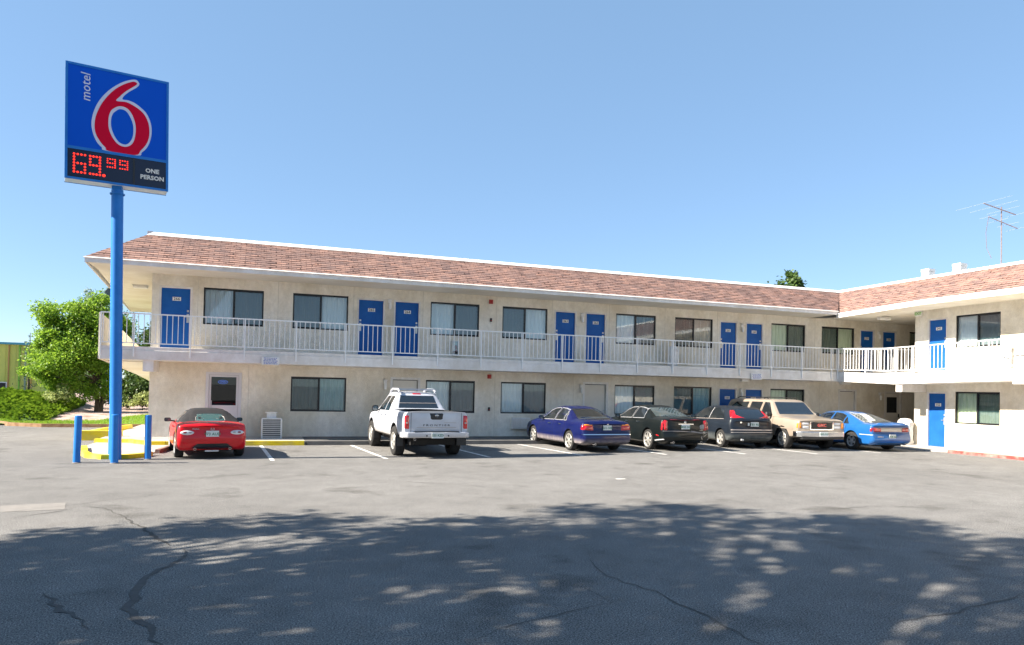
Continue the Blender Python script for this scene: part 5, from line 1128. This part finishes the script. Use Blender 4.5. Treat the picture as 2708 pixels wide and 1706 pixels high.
b = MB(); b.bar((-1.42, -.7, .41), (-1.42, .7, .41), .12); b.lathe([(0, -.14), (.13, -.10), (.15, 0), (.13, .1), (0, .14)], 12, Matrix.Translation((-1.42, .1, .40)) @ Matrix.Rotation(R(90), 4, 'Y')); b.tube([(-2.2, .5, .50), (-1.0, .45, .45)], .035, 8); b.build('rear_axle', M_['under'], c.t)
c.pipe(-2.32, .55, .50)

# ------------------------------------------------------------------ 3 to 5, 7: saloons and hatch
def sedan(name, label, loc, head, P, L_, W_, Hh, WB, rw_, decks, wins, ro, **k):
    h = L_/2; ra, fa_ = ro, ro+WB
    D = dict(L=L_, W=W_, wr=rw_, axles=(-h+ra, -h+fa_), paint=P, roof=Hh-.03, bot=[(-h, .34), (-h+.3, .24), (h-.4, .20), (h, .26)], **decks); D.update(k)
    return Car(name, label, 'car', loc, head, D)
blu = paint('dark_blue_paint', (.003, .006, .055), (.004, .008, .07), .22, dirt=(.26, .23, .22), dz=.42)
h = 2.39
c = sedan('sedan_car', 'dark blue four door sedan with dusty lower sides', (12.92, -3.24), R(3), blu, 4.78, 1.80, 1.43, 2.83, .325,
 dict(belt=[(-h, .86), (-h+.12, .94), (-h+.6, .96), (-.6, .95), (.9, .90), (1.5, .87), (h-.3, .78), (h, .62)],
      top=[(-h, .87), (-h+.10, .965), (-h+.55, 1.0), (-h+1.02, 1.02), (-.62, 1.34), (-.35, 1.40), (.1, 1.405), (.45, 1.36), (1.25, .955), (1.6, .92), (h-.3, .82), (h, .64)],
      rprof=[(.2, .14), (.34, .03), (.45, 0), (.58, 0), (.62, .06), (.95, .12)], fprof=[(.2, .1), (.4, 0), (.6, .02), (.9, .1)]), None, 1.12, wroof=.56, tumble=.07, edge=.08, spokes=7, spw=.22, rim=.72, bulge=(.09, .16), rcr=.45, rca=.14, sc=.94)
c.sides([([(-.98, .965), (-.78, .965)], [(-.76, 1.22), (-.74, 1.27)]), ([(-.74, .965), (-.12, .955)], [(-.70, 1.30), (-.45, 1.345), (-.14, 1.355)]), ([(-.06, .955), (.96, .93)], [(-.08, 1.355), (.30, 1.33), (.55, 1.25)])], trim=M_['chromeflat'], tw=.017)
c.patch('rear_window', [(-.60, 1.03), (.60, 1.03)], [(-.47, 1.34), (.47, 1.34)], 'x', -1, M_['carglass'], .006, 12, 8); c.patch('windshield', [(-.66, .99), (.66, .99)], [(-.5, 1.35), (.5, 1.35)], 'x', 1, M_['carglass'], .006, 12, 8)
for sd in (-1, 1):
    tl = c.patch('taillight', [(sd*.50, .70), (sd*.86, .72)], [(sd*.50, .86), (sd*.86, .87)], 'x', -1, M_['tail'], .012, 8, 6, bulge=.008); c.patch('indicator_lens', [(sd*.53, .845), (sd*.86, .85)], [(sd*.53, .895), (sd*.80, .905)], 'x', -1, M_['amber'], .016, 8, 3, tl)
    c.patch('taillight', [(-h+.17, .71), (-h+.30, .72)], [(-h+.17, .86), (-h+.28, .87)], 'y', sd, M_['tail'], .010, 6, 5, label='wrap-round red lens')
    lo, hi = oval(sd*.62, .66, .18, .07); c.patch('headlight', lo, hi, 'x', 1, M_['clear'], .01, 12, 6)
c.plate('JKG 508', .79, mat='plate', ink='plategreen'); c.line([(-.88, .575), (.88, .575)], 'x', -1, .028, M_['chrome'], 'bumper_strip', .014)
for sd in (-1, 1): c.line([(-h+.12, .575), (-h+.65, .575)], 'y', sd, .024, blu, 'bumper_strip', .01); c.line([(-.85, .56), (1.05, .56)], 'y', sd, .05, blu, 'rub_strip', .012)
b = MB(); b.lathe([(0, .006), (.030, .005), (.036, 0)], 16, Matrix.Translation((c.hitx(0, .90, -1)-.003, 0, .905)) @ Matrix.Rotation(R(-90), 4, 'Y')); b.build('emblem', M_['chrome'], c.t)
c.seams([[(-.95, .95), (-.92, .75), (-.72, .30)], [(-.09, .95), (-.08, .26)], [(1.0, .92), (1.02, .28)]]); c.handles([(-.62, .84), (.18, .83)], M_['chrome']); c.mirror(.80, .96, blu, .18, .13, .05); c.pipe(-h+.06, .5, .28)
c.line([(-.47, .625), (.47, .625)], 'x', -1, .012, M_['under'], 'door_seam', .003, c.body)

blk = paint('black_green_paint', (.004, .006, .007), (.007, .010, .010), .16, coat=.35)
h = 2.43
c = sedan('sedan_car', 'black four door sedan with a dented rear corner and tall red tail lamps', (15.9, -2.95), R(-1.2), blk, 4.86, 1.80, 1.46, 2.88, .335,
 dict(belt=[(-h, .98), (-h+.1, 1.02), (-.8, 1.0), (.9, .94), (1.5, .91), (h-.3, .84), (h, .72)],
      top=[(-h, .99), (-h+.08, 1.05), (-h+.5, 1.06), (-h+.92, 1.07), (-.72, 1.36), (-.45, 1.43), (.0, 1.435), (.35, 1.39), (1.15, 1.0), (1.5, .96), (h-.3, .88), (h, .74)],
      rprof=[(.2, .14), (.36, .02), (.45, 0), (.58, 0), (.63, .05), (1.0, .09)], fprof=[(.2, .1), (.4, 0), (.7, .04), (.9, .1)]), None, 1.05, wroof=.55, tumble=.06, edge=.06, spokes=7, spw=.26, rim=.76, bulge=(.08, .16), rcr=.35, rca=.12, sc=.96)
c.sides([([(-1.02, 1.03), (-.20, 1.01)], [(-.82, 1.33), (-.5, 1.385), (-.22, 1.39)]), ([(-.13, 1.01), (.92, .98)], [(-.15, 1.39), (.25, 1.36), (.5, 1.27)])], trim=M_['chromeflat'], tw=.017)
c.patch('rear_window', [(-.62, 1.10), (.62, 1.10)], [(-.46, 1.38), (.46, 1.38)], 'x', -1, M_['carglasslight'], .006, 12, 8); c.patch('windshield', [(-.66, 1.03), (.66, 1.03)], [(-.5, 1.38), (.5, 1.38)], 'x', 1, M_['carglass'], .006, 12, 8)
for sd in (-1, 1):
    c.patch('taillight', [(sd*.67, .68), (sd*.80, .68)], [(sd*.66, 1.03), (sd*.80, 1.03)], 'x', -1, M_['tail'], .02, 5, 8, bulge=.012); c.patch('taillight', [(-h+.15, .68), (-h+.20, .69)], [(-h+.15, .97), (-h+.20, .97)], 'y', sd, M_['tail'], .012, 4, 8, label='side of the tall red lens')
    lo, hi = oval(sd*.66, .70, .12, .12); c.patch('headlight', lo, hi, 'x', 1, M_['clear'], .01, 12, 6)
    c.patch('side_marker', [(-h+.28, .48), (-h+.50, .50)], [(-h+.28, .525), (-h+.50, .54)], 'y', sd, M_['tail'], .01, 5, 2)
c.patch('brake_light', [(-.60, 1.005), (.60, 1.005)], [(-.60, 1.045), (.60, 1.045)], 'x', -1, M_['taildark'], .014, 10, 2); c.line([(-.30, .885), (.26, .885)], 'x', -1, .03, M_['chrome'], 'trim_bar', .016)
c.plate('MGE 341', .80); b = MB(); b.lathe([(.02, .004), (.035, .006), (.045, 0)], 16, Matrix.Translation((c.hitx(0, .95, -1)-.003, 0, .95)) @ Matrix.Rotation(R(-90), 4, 'Y')); b.build('emblem', M_['chrome'], c.t)
# crumpled right rear corner (viewer's right)
dm = MB(); rnd = random.Random(4)
for k in range(9):
    y0, z0 = -.50-rnd.uniform(0, .34), .60+rnd.uniform(-.12, .30); y1, z1 = y0-rnd.uniform(-.15, .2), z0+rnd.uniform(-.12, .12); y1 = max(y1, -.86); x0, x1 = c.hitx(y0, z0, -1), c.hitx(y1, z1, -1)
    dm.add([(x0-.02, y0, z0), (x1-.035, y1, z1), (x1-.015, y1+rnd.uniform(-.05, .05), z1-.07), (x0-.03, y0+.05, z0-.06)], [(0, 1, 2, 3)])
dm.build('dented_panel', noisy('scraped_paint', (.02, .02, .02), (.45, .43, .40), 9, .35, metal=.4), c.t)
c.patch('dented_panel', [(-.56, .70), (-.76, .72)], [(-.52, .86), (-.76, .90)], 'x', -1, noisy('bare_bumper', (.25, .24, .23), (.5, .48, .46), 14, .5), .022, 5, 4); c.line([(-.20, .66), (-.55, .60), (-.82, .62)], 'x', -1, .02, M_['smoke'], 'scratch', .012); c.line([(.84, .66), (.2, .655), (-.4, .62)], 'x', -1, .012, M_['smoke'], 'bumper_strip', .010)
c.seams([[(-1.0, 1.0), (-.98, .8), (-.80, .32)], [(-.16, 1.0), (-.15, .28)], [(.98, .95), (1.0, .30)]]); c.handles([(-.70, .90), (.12, .89)], M_['chrome']); c.mirror(.78, 1.0, blk, .17, .13, .05); c.pipe(-h+.04, .52, .30, .038); c.pipe(-h+.04, -.52, .30, .038)
c.line([(-h+.55, .34), (-h+.10, .40)], 'y', 1, .03, M_['clear'], 'scratch', .01); c.line([(-h+.55, .34), (-h+.10, .40)], 'y', -1, .03, M_['clear'], 'scratch', .01)

gry = paint('dark_slate_paint', (.009, .013, .020), (.014, .019, .028), .2, dirt=(.10, .11, .11), dz=.50, coat=.4)
h = 2.09
c = sedan('hatchback_car', 'dark slate grey three door hatchback with high red tail lamps', (19.1, -2.6), R(-6), gry, 4.17, 1.70, 1.44, 2.61, .31,
 dict(belt=[(-h, .90), (-h+.15, .98), (-.8, .965), (.6, .92), (1.2, .88), (h-.3, .80), (h, .62)],
      top=[(-h, .92), (-h+.05, .97), (-h+.12, 1.02), (-h+.52, 1.33), (-h+.75, 1.385), (-.6, 1.41), (-.1, 1.42), (.25, 1.38), (1.05, .99), (1.35, .93), (h-.3, .84), (h, .64)],
      rprof=[(.2, .16), (.36, .03), (.46, 0), (.60, 0), (.65, .06), (1.0, .10)], fprof=[(.2, .1), (.4, 0), (.7, .04), (.9, .1)]), None, .82, wroof=.56, tumble=.06, edge=.06, spokes=5, spw=.42, rim=.66, bulge=(.10, .18), rcr=.45, rca=.16, sc=.98)
c.sides([([(-1.42, 1.02), (-.42, .985)], [(-1.10, 1.30), (-.8, 1.36), (-.42, 1.375)]), ([(-.34, .985), (.82, .95)], [(-.36, 1.375), (.10, 1.35), (.38, 1.25)])], trim=None)
for sd in (-1, 1): c.line([(-.38, .985), (-.39, 1.38)], 'y', sd, .02, M_['clear'], 'window_trim', .010); c.line([(-1.40, 1.0), (.82, .94)], 'y', sd, .014, M_['smoke'], 'window_trim', .009)
c.patch('rear_window', [(-.58, 1.03), (.58, 1.03)], [(-.44, 1.33), (.44, 1.33)], 'x', -1, M_['carglass'], .006, 12, 8); c.patch('windshield', [(-.64, 1.0), (.64, 1.0)], [(-.48, 1.37), (.48, 1.37)], 'x', 1, M_['carglass'], .006, 12, 8)
for sd in (-1, 1):
    c.patch('taillight', [(-h+.10, 1.03), (-h+.30, 1.035)], [(-h+.42, 1.33), (-h+.66, 1.30)], 'y', sd, M_['tail'], .016, 6, 8, bulge=.008); c.patch('taillight', [(sd*.60, 1.04), (sd*.74, 1.04)], [(sd*.49, 1.30), (sd*.575, 1.30)], 'x', -1, M_['tail'], .012, 4, 8, label='rear edge of the red lens')
    lo, hi = oval(sd*.58, .68, .18, .09); c.patch('headlight', lo, hi, 'x', 1, M_['clear'], .01, 12, 6)
c.plate('TBX 903', .84, y=-.10); b = MB(); b.box(c.hitx(.13, .84, -1)-.014, c.hitx(.13, .84, -1)-.004, .10, .16, .79, .89); b.build('sticker', M_['plate'], c.t)
b = MB(); b.lathe([(0, .006), (.032, .005), (.04, 0)], 16, Matrix.Translation((c.hitx(.42, .90, -1)-.002, .42, .90)) @ Matrix.Rotation(R(-90), 4, 'Y')); b.build('emblem', M_['chrome'], c.t)
c.line([(-.80, .645), (.80, .645)], 'x', -1, .03, M_['smoke'], 'bumper_strip', .012); c.line([(-.80, .56), (.80, .56)], 'x', -1, .014, M_['smoke'], 'bumper_strip', .012); c.line([(-.30, 1.0), (.10, .985)], 'x', -1, .02, M_['black'], 'wiper', .03)
c.seams([[(-.40, .97), (-.42, .6), (-.36, .28)], [(.86, .92), (.90, .28)]]); c.handles([(-.22, .87)], gry); c.mirror(.66, .98, gry, .16, .12, .05)
b = MB(); b.tube([(-h+.02, .42, .30), (-h+.02, .50, .32)], .035, 8); b.build('exhaust_pipe', M_['steel'], c.t)

# ------------------------------------------------------------------ 6 tan full size utility wagon, nose towards the camera
tan = paint('tan_paint', (.27, .225, .18), (.32, .27, .22), .3, metal=.1)
h = 2.72
D = dict(L=5.25, W=1.95, wr=.385, ww=.25, axles=(-1.72, 1.62), paint=tan, spokes=8, spw=.28, rim=.66, rimmat=M_['rimsilver'], roof=1.80, wroof=.70, tumble=.05, crown=.025, edge=.06, rcr=.2, rca=.03, fcr=.30, fca=.05, bulge=(.03, .05), arch=.46, ub=.34, ts=.03, zm=.62,
 bot=[(-2.7, .55), (-2.2, .46), (2.0, .44), (2.7, .52)],
 belt=[(-2.7, 1.17), (1.0, 1.17), (1.3, 1.16), (2.4, 1.10), (2.7, 1.04)],
 top=[(-2.7, 1.25), (-2.66, 1.5), (-2.55, 1.76), (-2.3, 1.80), (.35, 1.80), (.55, 1.75), (1.12, 1.24), (1.35, 1.20), (2.45, 1.12), (2.7, 1.05)])
c = Car('utility_wagon', 'tan full size utility wagon backed into its space, its grille facing out', 'car', (21.2, -3.1), R(173), dict(D, sc=.925))
gz0, gz1 = .80, 1.045
gr = c.patch('grille', [(-.44, gz0-.02), (.44, gz0-.02)], [(-.44, gz1), (.44, gz1)], 'x', 1, M_['black'], .02, 10, 6); c.line([(-.46, gz0-.035), (-.46, gz1+.008), (.46, gz1+.008), (.46, gz0-.035), (-.46, gz0-.035)], 'x', 1, .028, M_['chrome'], 'grille_surround', .028, gr, 60)
text('lettering', 'GMC', .155, M_['tail'], gr, (c.hitx(0, .92, 1)+.03, 0, .915), (0, 1, 0), (0, 0, 1), .006, bold=.005, spacing=1.05)
for sd in (-1, 1):
    for z0, z1 in ((.80, .895), (.925, 1.015)):
        c.patch('headlight', [(sd*.50, z0), (sd*.78, z0)], [(sd*.50, z1), (sd*.78, z1)], 'x', 1, M_['clear'], .016, 6, 4, bulge=.006)
    c.patch('indicator_lens', [(sd*.81, .80), (sd*.90, .80)], [(sd*.81, 1.015), (sd*.90, 1.015)], 'x', 1, M_['amber'], .014, 4, 5)
    c.patch('indicator_lens', [(2.50, .80), (2.57, .80)], [(2.50, 1.01), (2.57, 1.01)], 'y', sd, M_['amber'], .012, 4, 5)
b = MB(); xr = 2.62
b.add([(xr-.10, -.99, .50), (xr+.05, -.86, .50), (xr+.09, 0, .50), (xr+.05, .86, .50), (xr-.10, .99, .50), (xr-.30, .99, .50), (xr-.30, -.99, .50), (xr-.10, -.99, .70), (xr+.06, -.86, .70), (xr+.11, 0, .70), (xr+.06, .86, .70), (xr-.10, .99, .70), (xr-.30, .99, .70), (xr-.30, -.99, .70)], [(6, 5, 4, 3, 2, 1, 0), (7, 8, 9, 10, 11, 12, 13)]+[(i, (i+1) % 7, 7+(i+1) % 7, 7+i) for i in range(7)])
bp = bevel(b.build('bumper', M_['chrome'], c.t), .025); b = MB(); b.box(xr-.2, xr+.08, -.84, .84, .42, .495); b.build('air_dam', M_['bumperblk'], bp)
b = MB(); b.box(xr+.105, xr+.12, -.16, .16, .53, .69); b.build('licence_plate', M_['plate'], c.t); text('lettering', 'SHG 712', .09, M_['plategreen'], c.t, (xr+.122, 0, .61), (0, 1, 0), (0, 0, 1), .001, bold=.002)
c.patch('windshield', [(-.74, 1.26), (.74, 1.26)], [(-.63, 1.71), (.63, 1.71)], 'x', 1, M_['carglass'], .006, 12, 8); c.patch('rear_window', [(-.7, 1.28), (.7, 1.28)], [(-.6, 1.66), (.6, 1.66)], 'x', -1, M_['carglass'], .006)
c.sides([([(.12, 1.21), (.92, 1.21)], [(.12, 1.70), (.46, 1.69)]), ([(-.82, 1.21), (-.02, 1.21)], [(-.82, 1.70), (-.02, 1.70)]), ([(-2.42, 1.23), (-1.0, 1.21)], [(-2.36, 1.66), (-1.0, 1.69)])])
c.seams([[(.05, 1.72), (.05, .50)], [(1.02, 1.18), (1.02, .50)], [(-.9, 1.7), (-.92, .9), (-1.15, .5)]]); c.handles([(.2, 1.05), (-.75, 1.05)], M_['black']); c.mirror(.86, 1.20, M_['black'], .20, .19, .06)
for sd in (-1, 1): c.line([(-2.5, .78), (2.3, .78)], 'y', sd, .05, M_['chrome'] if False else tan, 'rub_strip', .012); b = MB(); b.tube([(-2.1, sd*.62, 1.83), (-1.9, sd*.62, 1.88), (.0, sd*.62, 1.88), (.2, sd*.62, 1.83)], .018, 6); b.build('roof_rail', M_['black'], c.t)
for y in (-.35, .3): MB().bar((c.hitx(y, 1.27, 1)+.01, y, 1.265), (c.hitx(y+.35, 1.36, 1)+.018, y+.38, 1.34), .014).build('wiper', M_['black'], c.t)

# ------------------------------------------------------------------ 7 bright blue saloon
bb = paint('bright_blue_paint', (.010, .085, .27), (.014, .105, .32), .22)
h = 2.54
c = sedan('sedan_car', 'bright blue four door sedan with a grey tail panel, rightmost in the row', (23.42, -3.88), R(-2), bb, 5.08, 1.86, 1.46, 2.81, .34,
 dict(belt=[(-h, .93), (-h+.12, .98), (-.8, .96), (.9, .90), (1.5, .87), (h-.3, .78), (h, .62)],
      top=[(-h, .94), (-h+.08, 1.01), (-h+.4, 1.02), (-h+.78, 1.03), (-.85, 1.33), (-.5, 1.40), (.0, 1.42), (.35, 1.38), (1.3, .97), (1.6, .92), (h-.3, .83), (h, .64)],
      rprof=[(.2, .14), (.36, .02), (.45, 0), (.60, 0), (.65, .07), (.9, .10), (1.0, .04)], fprof=[(.2, .1), (.4, 0), (.7, .04), (.9, .1)]), None, 1.17, wroof=.55, tumble=.07, edge=.07, spokes=5, spw=.40, rim=.62, bulge=(.10, .18), rcr=.45, rca=.12, sc=.91, rimmat=M_['steel'])
c.sides([([(-1.18, .985), (-.92, .985)], [(-.98, 1.16), (-.90, 1.22)]), ([(-.86, .985), (-.18, .97)], [(-.82, 1.28), (-.55, 1.35), (-.20, 1.375)]), ([(-.10, .97), (.98, .935)], [(-.12, 1.375), (.28, 1.345), (.55, 1.25)])], trim=M_['black'], tw=.016)
rw = c.patch('rear_window', [(-.66, 1.05), (.66, 1.05)], [(-.46, 1.35), (.46, 1.35)], 'x', -1, M_['carglasslight'], .006, 12, 8); c.patch('windshield', [(-.68, 1.0), (.68, 1.0)], [(-.5, 1.37), (.5, 1.37)], 'x', 1, M_['carglass'], .006, 12, 8)
c.line([(-.66, 1.05), (-.46, 1.35)], 'x', -1, .02, M_['clear'], 'window_trim', .01, rw); c.line([(.66, 1.05), (.46, 1.35)], 'x', -1, .02, M_['clear'], 'window_trim', .01, rw)
tp = c.patch('tail_panel', [(-.84, .715), (.84, .715)], [(-.82, .90), (.82, .90)], 'x', -1, M_['smoke'], .012, 16, 4)
for sd in (-1, 1):
    c.patch('taillight', [(sd*.46, .72), (sd*.85, .72)], [(sd*.46, .89), (sd*.83, .90)], 'x', -1, M_['taildark'], .018, 8, 5, bulge=.008)
    for yy in (.54, .70): lo, hi = oval(sd*yy, .805, .06, .06, 8); c.patch('lamp_ring', lo, hi, 'x', -1, M_['tail'], .034, 8, 5)
    c.patch('taillight', [(-h+.18, .73), (-h+.28, .74)], [(-h+.18, .88), (-h+.26, .89)], 'y', sd, M_['taildark'], .010, 5, 5, label='wrap-round dark red lens')
    lo, hi = oval(sd*.62, .66, .2, .08); c.patch('headlight', lo, hi, 'x', 1, M_['clear'], .01, 12, 6); c.line([(-h+.15, .62), (-h+.75, .62)], 'y', sd, .02, M_['clear'], 'bumper_strip', .008)
c.plate('UKM 264', .565); c.patch('rear_spoiler', [(-h+.13, -.66), (-h+.13, .66)], [(-h+.26, -.66), (-h+.26, .66)], 'z', 1, bb, .04, 14, 4)
text('lettering', 'IMPALA', .08, M_['smoke'], c.t, (c.hitx(.55, .55, -1)-.006, .55, .545), (0, -1, 0), (0, 0, 1), .002, bold=.002)
c.seams([[(-1.1, .97), (-1.08, .75), (-.90, .32)], [(-.14, .96), (-.13, .28)], [(1.05, .92), (1.07, .30)]]); c.handles([(-.68, .86), (.15, .85)], bb); c.mirror(.82, .95, bb, .18, .13, .05); c.pipe(-h+.04, -.5, .28); c.line([(-.88, .69), (.88, .69)], 'x', -1, .012, M_['under'], 'door_seam', .004, c.body)
